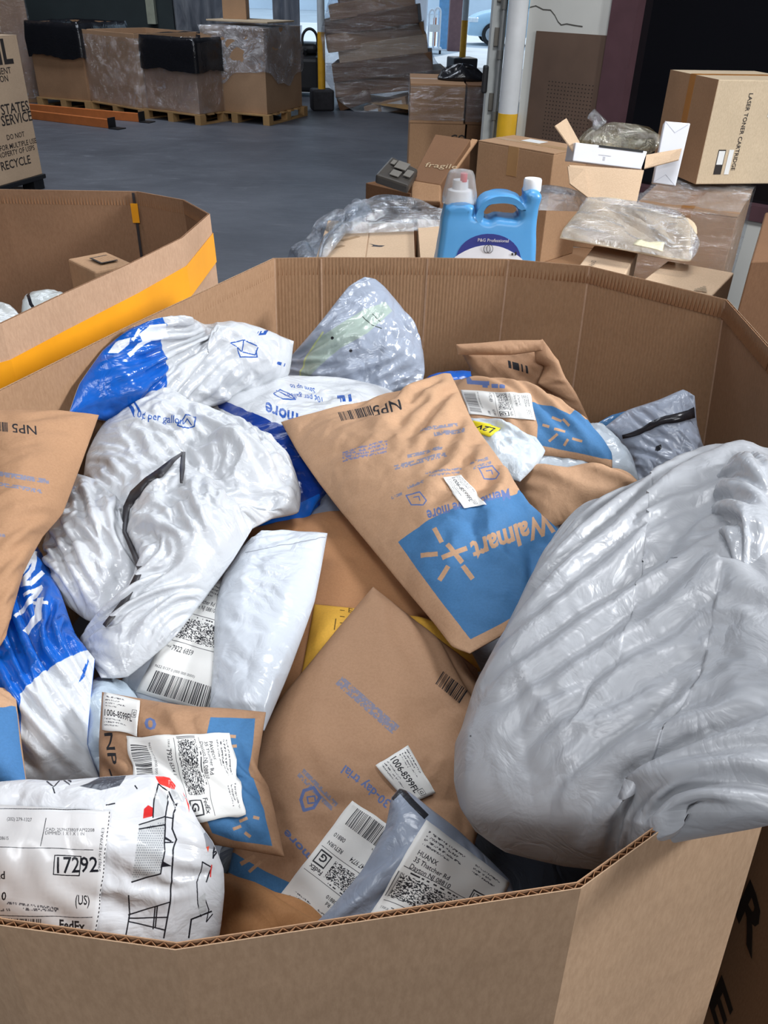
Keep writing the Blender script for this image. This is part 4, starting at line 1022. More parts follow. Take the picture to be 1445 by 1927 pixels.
# ---- kraft mailer with bent label near the front
def pu(c):
    c.poly([(396, 1350), (480, 1352), (476, 1400), (468, 1448), (490, 1500), (512, 1592), (440, 1582), (400, 1568), (380, 1520), (385, 1400)], WBLUE)
    for a, b in (((430, 1385), (442, 1386)), ((430, 1405), (444, 1404)), ((452, 1545), (464, 1540)), ((440, 1560), (452, 1555)), ((478, 1538), (486, 1540)), ((462, 1568), (470, 1574)), ((432, 1450), (440, 1462))): c.line([a, b], 6, KRAFT)
    c.text('NP', (196, 1380), (206, 1440), (22, -2), INK, .012); c.line([(205, 1448), (210, 1462)], 3, INK)
    c.text('0', (272, 1372), (294, 1374), (0, -32), INKBLUE, .02)
B = bag('paper_mailer', 'bent kraft mailer with a curling shipping label, behind the line-drawing bag', 'mailer',
    [[(190, 1560, 1.185), (300, 1580, 1.19), (410, 1590, 1.195)], [(535, 1612, 1.19), (520, 1540, 1.195), (505, 1480, 1.20), (484, 1444, 1.21), (492, 1390, 1.22)], [(500, 1340, 1.225), (430, 1333, 1.225), (345, 1328, 1.225)], [(192, 1302, 1.222), (186, 1400, 1.205)]],
    KRAFT_D, pu, gloss=False, bulge=.022, cr=.010, wl=.05, ex=(.015, .015), res=96, seed=67, width=760, hi=.012)
lm = fedex('label_curling', 'PAVEOS', 12, '7922 6534 1', '08810'); o = B.patch([(238, 1388), (272, 1560), (462, 1535), (430, 1382)], 'shipping_label', lm, B.obj, .0025, curl=.0); o['label'] = 'white shipping label, creased'
lm = routing('label_routing_small', '1006-8599FL', 23); o = B.patch([(197, 1374), (262, 1386), (264, 1323), (199, 1308)], 'routing_sticker', lm, B.obj, .0025, res=(12, 12)); o['label'] = 'white routing sticker'
# ---- blue and white bag at the left
def pw(c):
    w = lin(226, 230, 238)
    c.poly([(38, 1305), (75, 1268), (122, 1240), (150, 1228), (168, 1222), (190, 1228), (190, 1500), (30, 1500), (40, 1400)], PWHITE)
    c.poly([(160, 1250), (168, 1240), (158, 1275), (148, 1285)], BLUE)
    c.line([(38, 1085), (66, 1040), (62, 1070), (40, 1100), (58, 1098), (80, 1078)], 9, w); c.line([(46, 1120), (78, 1104)], 7, w)
    c.line([(40, 1150), (76, 1108)], 8, w); c.line([(76, 1128), (70, 1160), (50, 1188)], 13, w); c.line([(30, 1160), (62, 1130)], 6, w); c.line([(64, 1133), (88, 1136)], 6, w)
bag('poly_mailer', 'blue and white poly bag at the left edge, below the upside-down kraft mailer', 'mailer',
    [[(-60, 1500, 1.165), (40, 1485, 1.17), (100, 1478, 1.17)], [(188, 1468, 1.17), (164, 1400, 1.185), (172, 1300, 1.205)], [(178, 1240, 1.215), (140, 1190, 1.22), (112, 1110, 1.225), (78, 1040, 1.225)], [(40, 990, 1.225), (-40, 1000, 1.23), (-90, 1250, 1.20)]],
    BLUE, pw, bulge=.035, cr=.026, wl=.045, ang=1.4, stretch=2.2, ex=(.07, .06), res=130, beta=.01, seed=71, hi=.022, rough=.26, width=700)
# ---- kraft mailer upside down at the left edge
def px_(c):
    c.text('NP5', (68, 802), (22, 797), (2, 24), INK, .008); c.bars((14, 795), (-24, 792), np.array((1, 18)), INK, 9, 14)
    for i, (a, b, h) in enumerate((((92, 902), (-20, 884), 9), ((80, 922), (-20, 904), 7), ((10, 1005), (-20, 1000), 6))): c.speckle(a, b, np.array((0, h)), SOFT, 90, 3, i + 4, .7)
bag('paper_mailer', 'kraft paper mailer printed NP5 upside down, leaning on the left wall', 'mailer',
    [[(-40, 1240, 1.245), (0, 1215, 1.25)], [(10, 1200, 1.25), (45, 1075, 1.27), (80, 1010, 1.275), (118, 965, 1.28), (150, 880, 1.295)], [(186, 781, 1.31), (100, 777, 1.32)], [(-30, 772, 1.33), (-60, 960, 1.30)]],
    lin(178, 137, 104), px_, gloss=False, bulge=.02, cr=.010, wl=.07, ang=1.1, stretch=2.5, ex=(.015, .02), res=96, seed=73, seam=.02)
bag('paper_mailer', 'narrow end of a brown and blue mailer at the left edge, behind the line-drawing bag', 'mailer',
    [[(-90, 1500, 1.20), (0, 1496, 1.205)], [(52, 1490, 1.21), (38, 1400, 1.22)], [(28, 1297, 1.232), (-20, 1292, 1.232)], [(-90, 1290, 1.23)]], KRAFT,
    lambda c: c.poly([(-90, 1338), (30, 1330), (60, 1500), (-90, 1510)], lin(70, 120, 172)), gloss=False, bulge=.02, ex=(.02, .02), res=40, seed=77)
# ---- grey bag with label under the near rim
B = bag('poly_mailer', 'blue-grey poly bag with a name label, tucked under the near rim in shade', 'mailer',
    [[(560, 1770, 1.135), (700, 1790, 1.125), (860, 1790, 1.12)], [(985, 1740, 1.12), (958, 1655, 1.14), (860, 1560, 1.165)], [(765, 1488, 1.188), (752, 1484, 1.19)], [(738, 1500, 1.19), (726, 1560, 1.18), (680, 1640, 1.165), (622, 1710, 1.15)]],
    lin(150, 160, 178), lambda c: c.line([(738, 1500), (752, 1484), (775, 1510), (800, 1535)], 12, lin(40, 42, 48)), bulge=.02, ex=(.05, .05), res=72, seed=83, rough=.3, hi=.012)
lm = fedex('label_name', 'HUANX', 40, '7922 7', '08810', '0000', '172'); o = B.patch([(640, 1812), (860, 1850), (956, 1662), (800, 1545)], 'shipping_label', lm, B.obj, .002); o['label'] = 'white shipping label with a name'
# ---- line-drawing bag at the lower left with its wide label
def pv(c):
    k = lin(28, 30, 38); W = 2.6
    L = lambda *p, w=W: c.line(list(p), w, k)
    c.poly([(292, 1460), (318, 1462), (330, 1478), (328, 1486), (300, 1474)], lin(222, 58, 52)); c.poly([(340, 1480), (352, 1492), (358, 1530), (350, 1505)], lin(222, 58, 52))
    c.poly([(269, 1540), (271, 1522), (279, 1515), (288, 1520), (290, 1535)], lin(205, 44, 44))
    dots = lin(196, 198, 200)
    c.poly([(262, 1552), (311, 1537), (308, 1600), (302, 1645), (248, 1660)], dots); c.poly([(290, 1480), (318, 1492), (308, 1535), (288, 1538)], dots); c.poly([(322, 1486), (350, 1500), (345, 1510), (322, 1500)], dots)
    for i in range(15):
        for j in range(24):
            x = 250 + i * 4.2 + (j % 2) * 2.1; y = 1545 + j * 4.6
            if y > 1560 - (x - 262) * .3 and y < 1655 - (x - 248) * .3 and x < 311 - (y - 1540) * .07 and x > 262 - (y - 1552) * .13: c.quad([(x - .8, y - .8), (x + .8, y - .8), (x + .8, y + .8), (x - .8, y + .8)], lin(90, 96, 110))
    L((262, 1560), (311, 1552)); L((262, 1552), (311, 1536)); L((248, 1660), (302, 1644), (310, 1600), (311, 1536), (318, 1490), (298, 1474)); L((288, 1538), (290, 1505), (298, 1474))
    L((318, 1490), (330, 1515), (334, 1512), (326, 1530), (324, 1560), (332, 1580), (325, 1600), (324, 1640), (320, 1700), (308, 1765), w=3); L((311, 1537), (324, 1540)); L((310, 1575), (322, 1583), (311, 1578)); L((310, 1585), (326, 1585))
    c.poly([(305, 1620), (324, 1630), (302, 1632)], k); L((242, 1685), (244, 1720), (236, 1765)); L((242, 1722), (318, 1698)); L((242, 1728), (316, 1726)); L((242, 1734), (310, 1750)); L((292, 1706), (288, 1748)); L((296, 1706), (292, 1746))
    L((380, 1622), (378, 1640), (370, 1660), (372, 1700), (378, 1725), w=2); L((380, 1622), (398, 1632), (388, 1660)); L((385, 1690), (393, 1712), (388, 1735), (400, 1720), w=2); L((404, 1592), (402, 1615), (410, 1600), (402, 1605)); L((355, 1765), (360, 1730), (398, 1715), w=3)
    c.poly([(384, 1570), (392, 1560), (404, 1582), (402, 1598), (388, 1596)], lin(150, 150, 155)); c.poly([(374, 1690), (386, 1680), (388, 1715), (374, 1722)], dots)
    c.poly([(150, 1478), (190, 1462), (238, 1458), (225, 1478), (190, 1487)], lin(72, 74, 82)); L((88, 1470), (102, 1478), (115, 1466), (132, 1474), w=2); L((115, 1462), (134, 1470)); L((100, 1480), (103, 1492))
    L((200, 1515), (216, 1512)); L((254, 1478), (258, 1484)); c.line([(398, 1628), (396, 1650)], 2.5, lin(222, 58, 52)); c.poly([(388, 1594), (394, 1592), (392, 1604)], lin(222, 80, 52))
B = bag('poly_mailer', 'white poly bag with black line drawings, red spots and a wide label, front left corner', 'mailer',
    [[(-150, 1870, 1.15), (100, 1875, 1.15), (300, 1850, 1.15)], [(405, 1810, 1.155), (416, 1740, 1.175), (422, 1680, 1.19), (420, 1635, 1.20), (400, 1585, 1.215), (372, 1545, 1.225)], [(340, 1482, 1.245), (320, 1464, 1.25), (280, 1457, 1.255), (200, 1462, 1.255), (100, 1470, 1.255), (50, 1467, 1.255)], [(-150, 1485, 1.25), (-170, 1650, 1.20)]],
    lin(214, 215, 219), pv, bulge=.04, cr=.010, wl=.04, ex=(.05, .04), res=110, seed=91, width=1100, rough=.24, hi=.012)
Q = [(-120, 1790), (178, 1786), (208, 1528), (-120, 1512)]
def aff(p):
    o = np.array(Q[0], float); A = np.stack([np.array(Q[1]) - o, np.array(Q[3]) - o], 1)
    return np.linalg.solve(A, (np.asarray(p) - o).T).T
def aff2(p):
    q = aff(p)
    for _ in range(3):   # invert the bilinear map
        s, t = q[:, :1], q[:, 1:]; Qn = np.array(Q, float)
        e = np.asarray(p) - ((1 - t) * ((1 - s) * Qn[0] + s * Qn[1]) + t * ((1 - s) * Qn[3] + s * Qn[2])); q = q + np.linalg.solve(np.stack([Qn[1] - Qn[0], Qn[3] - Qn[0]], 1), e.T).T
    return q
c = Canvas(760, 640, lin(214, 213, 214), aff2); k = lin(30, 30, 36); U = np.array((0, -1.0))
for a, b in (((-120, 1525), (214, 1526)), ((-120, 1593), (176, 1600)), ((88, 1542), (78, 1594)), ((-120, 1716), (174, 1724))): c.line([a, b], 1.3, k)
for j in range(34): c.line([(206 - j * .85, 1530 + j * 7.4), (205.5 - j * .85, 1533 + j * 7.4)], 1.6, k)
for a, b in (((104, 1611), (154, 1612)), ((154, 1612), (150, 1647)), ((150, 1647), (101, 1645)), ((101, 1645), (104, 1611))): c.line([a, b], 2, k)
c.text('17292', (108, 1642), (184, 1640), 40 * U, k, .012); c.text('(US)', (142, 1701), (168, 1702), 26 * U, k, .012); c.text('FedEx', (112, 1747), (162, 1750), 27 * U, k, .03)
c.text('35 Thatcher Rd', (-100, 1650), (12, 1652), 20 * U, k, .02); c.text('Dayton NJ 08810', (-110, 1690), (14, 1692), 20 * U, k, .02)
c.text('(202) 279-1327', (15, 1547), (62, 1548), 9 * U, k); c.text('CAD: 257947380/FAPI2208', (87, 1566), (178, 1567), 9 * U, k); c.text('DIMMED: 1 X 1 X 1 IN', (86, 1573), (160, 1574), 9 * U, k); c.text('08615', (2, 1583), (18, 1583), 9 * U, k)
g_ = lin(96, 96, 102); c.speckle((16, 1700), (112, 1710), np.array((0, -4.5)), g_, 140, 2, 3, .5); c.speckle((46, 1711), (110, 1714), np.array((0, -4.5)), g_, 90, 2, 4, .5); c.speckle((-60, 1712), (24, 1712), np.array((0, -4.5)), g_, 120, 2, 6, .5)
c.bars((-60, 1738), (82, 1742), np.array((0, -16)), k, 8, 44); c.speckle((-40, 1764), (104, 1764), np.array((0, -16)), k, 150, 5, 9)
c.text('598J3/91E7/9AE3', (188, 1640), (196, 1560), np.array((-7, 0)), k)
o = B.patch(Q, 'shipping_label', sticker_mat('label_wide', c.image('label_wide'), .22), B.obj, .002, res=(30, 30)); o['label'] = 'wide white shipping label reading 17292'
# ---- the huge grey bag over the right rim
B = bag('poly_mailer', 'huge bulging grey-white poly bag hanging over the right rim of the near bin', 'mailer',
    [[(895, 1565, 1.225), (950, 1603, 1.225), (1060, 1630, 1.23), (1180, 1640, 1.25)], [(1262, 1560, 1.31), (1300, 1530, 1.345), (1380, 1528, 1.36), (1500, 1525, 1.37), (1640, 1470, 1.38), (1700, 1250, 1.37)], [(1640, 900, 1.32), (1480, 880, 1.30), (1440, 868, 1.30), (1398, 858, 1.295), (1340, 875, 1.285), (1240, 928, 1.26), (1130, 965, 1.28)], [(1060, 1008, 1.29), (1010, 1065, 1.295), (945, 1195, 1.29), (895, 1285, 1.28), (868, 1370, 1.26), (856, 1400, 1.255), (854, 1470, 1.245), (866, 1520, 1.235)]],
    lin(174, 176, 181), lambda c: (c.line([(1255, 1060), (1262, 1048)], 1.5, INK), c.line([(1262, 1052), (1275, 1050)], 1.2, INK), c.quad([(884, 1384), (887, 1384), (887, 1387), (884, 1387)], INK)), bulge=.075, depth=.03, cr=.010, wl=.055, ang=1.0, stretch=3.2, ex=(.02, .02), res=180, beta=.012, seed=101, rough=.36, lo=.01, hi=.022, width=512, shape=.6)
zs = lambda u, v: (u, v, float(B.at(B.st([(u, v)]))[0][2]) - .006)
K_ = Bag([[zs(1352, 1045), zs(1400, 1075)], [zs(1490, 1060), zs(1495, 960)], [zs(1470, 885), (1425, 864, 1.325)], [(1385, 858, 1.318), zs(1345, 900), zs(1338, 960)]], bulge=.026, shape=.8, cr=.016, wl=.05, ex=(.10, .10), res=80, beta=.01, seed=7, lo=.01, hi=.03)
o = K_.build('twisted_neck', [paper('neck_film', None, lin(190, 193, 199), .2, .3, .5, True)], B.obj); o['label'] = 'glossy twisted corner'
# ---- seen inside the bin at the left edge
bag('poly_mailer', 'pale poly mailer with a black edge, lying in the orange-taped bin', 'mailer',
    [[(40, 620, 1.17), (110, 600, 1.17)], [(150, 575, 1.18), (130, 560, 1.19)], [(112, 552, 1.195), (62, 549, 1.20)], [(42, 565, 1.19)]], lin(200, 206, 206), lambda c: c.line([(52, 552), (58, 572), (70, 590)], 6, INK), bulge=.02, ex=(.08, .08), res=40, seed=111)
bag('poly_mailer', 'second pale mailer at the far left, in the orange-taped bin', 'mailer',
    [[(-60, 660, 1.17), (30, 640, 1.17)], [(60, 612, 1.18)], [(36, 600, 1.19), (0, 578, 1.19)], [(-60, 570, 1.19)]], lin(205, 208, 208), None, bulge=.02, ex=(.08, .08), res=40, seed=113)
# ------------------------------------------------------------------ cartons, pallets, bins of the warehouse
CB = [cardboard('carton_a', lin(184, 148, 116)), cardboard('carton_b', lin(166, 130, 99), dirt=.16), cardboard('carton_c', lin(203, 176, 148)), cardboard('carton_dark', lin(120, 88, 64), dirt=.14), cardboard('carton_pale', lin(206, 186, 158))]
M['tape_clear'] = plain('parcel_tape', lin(178, 140, 98), .3, spec=.6); M['tape_brown'] = plain('brown_tape', lin(166, 112, 56), .35)
M['black_plastic'] = paper('black_plastic', None, lin(26, 26, 30), .22, .6, .6, True, bscale=12); M['black'] = plain('black_parts', lin(24, 24, 27), .5)
M['white_card'] = plain('white_card', lin(226, 228, 236), .5, var=.03); M['wood'] = cardboard('pallet_wood', lin(186, 148, 100), dirt=.2)
M['film'] = film('stretch_film', amount=.16, scale=6, haze=.02, rough=.08, bs=1.0); M['film_drape'] = film('draped_plastic', tint=(.86, .88, .93), amount=.26, scale=5, haze=.15, rough=.12, bs=1.0); M['film_side'] = film('stretch_film_streaked', amount=.18, scale=6, stretch=(.35, .35, 3.0), haze=.02, bs=1.0); M['film_heavy'] = film('plastic_sheet', tint=(.86, .88, .92), amount=.20, scale=7, haze=.07, rough=.14, bs=.9)
M['ink'] = plain('printing_ink', lin(44, 38, 36), .7); M['label'] = plain('paper_label', lin(226, 226, 224), .6, var=.03)
M['steel_yellow'] = plain('pole_yellow', lin(206, 152, 30), .5); M['steel_white'] = plain('pole_white', lin(188, 198, 205), .5); M['orange'] = plain('beam_orange', lin(205, 118, 62), .5, var=.1)

def print_on(parent, text, o, xd, yd, h, mat=None, name='printed_text', n_off=.0012, bold=0.0):
    """flat ink lettering on a face: o is the start of the baseline, h the em height"""
    V, T, w = glyphs(text, bold); o, xd, yd = (np.asarray(q, float) for q in (o, xd, yd))
    xd = xd / np.linalg.norm(xd); yd = yd / np.linalg.norm(yd); nrm = np.cross(xd, yd)
    P = o + V[:, :1] * h * xd + V[:, 1:] * h * yd + nrm * n_off
    ob = mesh(name, P, T, mat or M['ink'], parent); return ob

def rect_from(A, B, depth):
    A, B = np.asarray(A, float), np.asarray(B, float); x = B - A; x[2] = 0; w = np.linalg.norm(x); x /= w; y = np.array([-x[1], x[0], 0])
    if y @ (CAM - A) > 0: y = -y
    return A, x, y, w, depth
def carton(name, label, A, B, depth, z0, z1, mat, seam=True, tape=None, cat='box', group=None, flaps_along='x'):
    """closed carton: body, two top flaps meeting at a seam, tape over it. A, B are its nearer top corners"""
    A, x, y, w, d = rect_from(A, B, depth); A = np.array([A[0], A[1], 0.0]); zt = np.array([0, 0, 1.0])
    t = .004; g = Geo(); g.box(A + zt * z0, x * w, y * d, zt * (z1 - z0 - t)); o = g.obj(name, mat, bevel=.004); tag(o, label, cat, group)
    if seam:
        if flaps_along == 'x': F = [(A, x * w, y * (d / 2 - .002)), (A + y * (d / 2 + .002), x * w, y * (d / 2 - .002))]
        else: F = [(A, x * (w / 2 - .002), y * d), (A + x * (w / 2 + .002), x * (w / 2 - .002), y * d)]
        for p, a, b in F: g = Geo(); g.box(p + zt * (z1 - t), a, b, zt * t); g.obj('flap', mat, o)
        if tape:
            g = Geo()
            if flaps_along == 'x':
                g.box(A + y * (d / 2 - .025) - x * .001 + zt * z1, x * (w + .002), y * .05, zt * .0008); g.box(A + y * (d / 2 - .025) - x * .0012 + zt * (z1 - .08), x * .0011, y * .05, zt * .08)
            else:
                g.box(A + x * (w / 2 - .025) - y * .001 + zt * z1, y * (d + .002), x * .05, zt * .0008); g.box(A + x * (w / 2 - .025) - y * .0012 + zt * (z1 - .08), y * .0011, x * .05, zt * .08)
            g.obj('tape', tape, o)
    o['_f'] = 0; del o['_f']
    return o, (A, x, y, w, d)
def pallet(label, A, x, y, w, d, z0=0.0, h=.13, over=.03):
    A = np.array([A[0], A[1], z0]) - x * over - y * over; w += 2 * over; d += 2 * over; zt = np.array([0, 0, 1.0])
    root = empty('wooden_pallet', A + x * w / 2 + y * d / 2); tag(root, label, 'pallet', 'wooden pallets of the far row')
    for k in range(3):
        g = Geo()
        for j in range(3): g.box(A + x * (k * (w - .10) / 2) + y * (j * (d - .12) / 2) + zt * .018, x * .10, y * .12, zt * (h - .036))
        g.box(A + x * (k * (w - .10) / 2), x * .10, y * d, zt * .018); g.obj('stringer', M['wood'], root)
    n = 6
    for k in range(n): g = Geo(); g.box(A + y * (k * (d - .11) / (n - 1)) + zt * (h - .018), x * w, y * .11, zt * .018); g.obj('deck_board', M['wood'], root)
    return root
def wrap_shell(parent, A, x, y, w, d, z0, z1, mat, seed=1, off=.02, amp=.018, name='stretch_wrap', top=False, ragged=0.0):
    """film wound round a load: a closed, creased skirt standing slightly proud of it"""
    A = np.array([A[0], A[1], 0.0]) - (x + y) * off; w += 2 * off; d += 2 * off
    k = 14; c = [A, A + x * w, A + x * w + y * d, A + y * d]; R = []
    for i in range(4): R += [c[i] + (c[(i + 1) % 4] - c[i]) * t for t in np.linspace(0, 1, k + 1)[:-1]]
    R = np.array(R); cen = R.mean(0); n = len(R); m = 14; zz = np.linspace(0, 1, m); P = np.zeros((m, n + 1, 3)); idx = np.r_[np.arange(n), 0]
    out = (R - cen) / np.linalg.norm(R - cen, axis=1)[:, None]
    for j, t in enumerate(zz):
        f = fbm(idx * .35 + seed, np.full(n + 1, t * 5.0), seed, 3) - .45; f[-1] = f[0]
        P[j] = R[idx] + out[idx] * (amp * 2 * f)[:, None]; lo = z0 + ragged * (fbm(idx * .22 + 3, idx * 0, seed + 2, 2) - .5); lo[-1] = lo[0]; P[j, :, 2] = lo + (z1 - lo) * t
    V = P.reshape(-1, 3); F = grid_faces(m, n + 1)
    if top:
        V = np.r_[V, [[cen[0], cen[1], z1 + .03]]]; e = (m - 1) * (n + 1); F += [(e + i, e + i + 1, len(V) - 1) for i in range(n)]
    return mesh(name, V, F, mat, parent, True)
def open_bin(label, A, B, depth, z0, z1, mat, wall=.012):
    """open topped pallet bin of four boards"""
    A, x, y, w, d = rect_from(A, B, depth); A = np.array([A[0], A[1], z0]); H = np.array([0, 0, z1 - z0])
    root = empty('pallet_bin', A + x * w / 2 + y * d / 2); tag(root, label, 'bin', 'pallet bins of the far row' if 'far row' in label else None)
    for o, a, b in ((A, x * w, y * wall), (A + y * (d - wall), x * w, y * wall), (A + y * wall, x * wall, y * (d - 2 * wall)), (A + x * (w - wall) + y * wall, x * wall, y * (d - 2 * wall))):
        g = Geo(); g.box(o, a, b, H); g.obj('side_board', mat, root, bevel=.003)
    g = Geo(); g.box(A + x * wall + y * wall, x * (w - 2 * wall), y * (d - 2 * wall), np.array([0, 0, .01])); g.obj('bottom_board', mat, root)
    return root, (A, x, y, w, d)
def liner(parent, A, x, y, w, d, z1, drop, mat, seed=1, sag=.25):
    """bag liner folded over the rim: inner well, rolled lip, ragged outer hem"""
    A = np.array([A[0], A[1], 0.0]); k = 16; prof = [(-.10, -sag), (-.03, -.06), (-.005, .012), (.02, .016), (.04, -.05), (.05, -drop * .5), (.055, -drop)]
    c = [A, A + x * w, A + x * w + y * d, A + y * d]; R = []
    for i in range(4): R += [c[i] + (c[(i + 1) % 4] - c[i]) * t for t in np.linspace(0, 1, k + 1)[:-1]]
    R = np.array(R); cen = R.mean(0); out = (R - cen) / np.linalg.norm(R - cen, axis=1)[:, None]; n = len(R); idx = np.r_[np.arange(n), 0]; P = []
    for j, (o, h) in enumerate(prof):
        f = fbm(idx * .45 + seed, np.full(n + 1, j * 1.3), seed, 3) - .45; f[-1] = f[0]; q = R[idx] + out[idx] * (o + .05 * f)[:, None]
        q[:, 2] = z1 + h + (.30 * drop * f * (j > 3)) + .02 * f * (j < 4); P.append(q)
    P = np.array(P); V = np.r_[P.reshape(-1, 3), [[cen[0], cen[1], z1 - sag - .05]]]; F = grid_faces(len(prof), n + 1) + [(i + 1, i, len(V) - 1) for i in range(n)]
    return mesh('bag_liner', V, F, mat, parent, True)
def top_z(A, u, v): return float(Py(u, v, A[1])[2])

# ---- the row of pallet bins against the back wall
A, B = Pz(74, 182, .13), Pz(168, 190, .13); z1 = top_z(A, 90, 42)
r, q = open_bin('pallet bin with a black bag folded over its rim, leftmost of the far row', A, B, 1.1, .13, z1, CB[1]); liner(r, *q, z1, .42, M['black_plastic'], 3)
pallet('wooden pallet under the leftmost far bin', *q)
A, B = Pz(171, 189, .13), Pz(268, 205, .13); z1 = top_z(A, 165, 55)
r, q = open_bin('open pallet bin in clear wrap, empty rim showing, second of the far row', A, B, 1.15, .13, z1, CB[0]); wrap_shell(r, *q, .14, z1 - .05, M['film'], 4, amp=.03)
pallet('wooden pallet under the open wrapped far bin', *q)
A, B = Pz(271, 203, .13), Pz(376, 216, .13); z1 = top_z(A, 266, 66)
r, q = open_bin('wrapped pallet bin with a short black liner, third of the far row', A, B, 1.0, .13, z1, CB[1]); liner(r, *q, z1, .38, M['black_plastic'], 9, .1); wrap_shell(r, *q, .14, z1 - .1, M['film'], 6, amp=.025)
pallet('wooden pallet under the far bin with the short black liner', *q)
A, B = Pz(388, 206, .13), Pz(503, 216, .13); z1 = top_z(A, 382, 48)
o, q = carton('pallet_box', 'large carton draped with clear plastic on a pallet, rightmost of the far row', A, B, 1.1, .13, z1, CB[0]); wrap_shell(o, *q, (.13 + z1) * .47, z1 + .01, M['film_drape'], 8, amp=.05, name='plastic_sheet', top=True, ragged=.5)
pallet('bright wooden pallet under the plastic-draped carton', *q, over=.06)
A, x, y, w, d = q
g = Geo(); g.box(A + x * .05 + y * .1 + np.array([0, 0, z1 + .055]), x * (w * .96), y * .8, (0, 0, .02)); tag(g.obj('flat_board', CB[4], bevel=.004), 'flat pale board lying on top of the plastic-draped carton', 'board')
P = Py(420, 40, A[1] + .3); P2 = Py(464, 40, A[1] + .3); zb = z1 + .075; zt_ = zb + .33
carton('small_carton', 'small brown taped box on top of the plastic-draped carton', P, P2, .3, zb, zt_, CB[0], tape=M['tape_clear'], flaps_along='y')
# ---- the tall carton with postal lettering at the left edge
A, B = Pz(0, 350, .13), Pz(80, 327, .13); A = A - (B - A) * 1.6; z1 = top_z(B, 42, 66)
o, q = carton('tall_carton', 'tall pale carton printed with postal lettering on a black skid, left edge', A, B, .9, .13, z1, CB[2], seam=True)
A, x, y, w, d = q; zt = np.array([0, 0, 1.0])
def uonbox(u): 
    f = lambda s: project((A + x * s + zt * .8)[None])[0, 0]
    lo, hi = 0, w
    for _ in range(40):
        m = (lo + hi) / 2
        if f(m) < u: lo = m
        else: hi = m
    return lo
def pb_(text, u1, v, h, bold=.01, wfit=None):
    """right-aligned at pixel u1, baseline at pixel row v"""
    s = uonbox(u1); p = A + x * s; z = Py(u1, v, p[1])[2]; ww = glyphs(text, bold)[2] * h; print_on(o, text, A + x * (s - ww) + zt * z, x, zt, h, bold=bold)
pb_('DHL', 38, 118, .26, .03); pb_('SHIPMENT', 30, 138, .07); pb_('STATION', 22, 153, .07)
pb_('UNITED STATES', 50, 207, .115, .012); pb_('POSTAL SERVICE', 54, 226, .115, .012); pb_('DO NOT', 32, 256, .06); pb_('FOR MULTIPLE USE', 54, 268, .06); pb_('PROPERTY OF USPS', 46, 281, .06); pb_('RECYCLE', 34, 306, .10, .012)
skid = empty('black_skid', A + x * w / 2 + y * d / 2); tag(skid, 'black plastic skid under the tall postal carton', 'pallet')
g = Geo(); g.box(A - (x + y) * .02 + zt * .09, x * (w + .04), y * (d + .04), zt * .04); g.obj('deck', M['black'], skid, bevel=.006)
for i in range(3):
    for j in range(2): g = Geo(); g.box(A + x * (i * (w - .16) / 2 + .02) + y * (j * (d - .16)), x * .14, y * .14, zt * .09); g.obj('foot', M['black'], skid, bevel=.006)
A2, B2 = Pz(-60, 196, .0), Pz(80, 193, .0); z1 = 2.6
o, q = carton('wrapped_carton', 'tall stretch-wrapped carton standing behind the postal carton, left edge', A2, B2, 1.0, 0, z1, CB[1], seam=False); wrap_shell(o, *q, .05, z1, M['film'], 12)
# ---- orange beams on the floor
for (u0, v0, u1, v1), lb in (((40, 210, 262, 230), 'longer orange steel beam lying on the floor, farther of two'), ((40, 222, 205, 242), 'shorter orange steel beam lying on the floor, nearer of two')):
    p, q = Pz(u0, v0, 0), Pz(u1, v1, 0); d = q - p; L = np.linalg.norm(d); d /= L; sdv = np.array([-d[1], d[0], 0])
    root = empty('rack_beam', p + d * L / 2); tag(root, lb, 'beam'); root['group'] = 'orange rack beams on the floor'
    g = Geo(); g.box(p, d * L, sdv * .05, zt * .11); g.box(p + sdv * .05, d * L, sdv * .03, zt * .075); g.obj('beam_body', M['orange'], root, bevel=.006)
    g = Geo(); g.box(q + sdv * -.01, d * .02, sdv * .13, zt * .13); g.box(q + sdv * -.03 + d * .02, d * .16, sdv * .16, zt * .012); g.obj('end_plate', M['black'], root, bevel=.003)
# ---- poles with black feet
def pole(label, u, v, vy, bw_, bh, r):
    p = Pz(u, v, 0); zy = float(Py(u, vy, p[1])[2]); root = empty('steel_pole', p); tag(root, label, 'pole')
    g = Geo(); g.cbox(p, bw_, bw_, bh, .25); g.obj('foot_block', plain('foot_black', lin(40, 38, 42), .7, var=.3, scale=14), root, bevel=.03)
    g = Geo(); g.tube([p + zt * bh, p + zt * zy], r, 16); g.obj('yellow_section', M['steel_yellow'], root, True); g = Geo(); g.tube([p + zt * zy, p + zt * 5.55], r * .98, 16); g.obj('white_section', M['steel_white'], root, True); return root
pole('yellow and white pole on a black block, left of the leaning wrapped stack', 606, 207, 60, .34, .30, .058)
pole('yellow and white pole on a scuffed black block in the bright dock doorway', 868, 135, 38, .58, .30, .075)
# ---- black hand pallet truck beside the first pole
p = Pz(575, 178, 0); root = empty('pallet_truck', p); tag(root, 'black machine with a looped handle in the dark behind the left pole', 'pallet truck')
g = Geo(); g.cbox(p + zt * .08, .62, .9, .55); g.cbox(p + zt * .63 + np.array([0, .1, 0]), .5, .6, .18); g.obj('machine_body', M['black'], root, bevel=.08, seg=3)
for s in (-.22, .22): g = Geo(); g.tube([p + (s, -.35, .09), p + (s + .1, -.35, .09)], .09, 14); g.obj('wheel', M['black'], root, True)
c = Py(583, 76, p[1] - .3); t = np.linspace(-.5, 3.6, 20); g = Geo(); g.tube([c + (.13 * math.cos(a), 0, .17 * math.sin(a)) for a in t] , .022, 8); g.tube([c + (-.08, 0, -.14), c + (-.10, .2, -.7)], .025, 8); g.obj('loop_handle', M['black'], root, True)
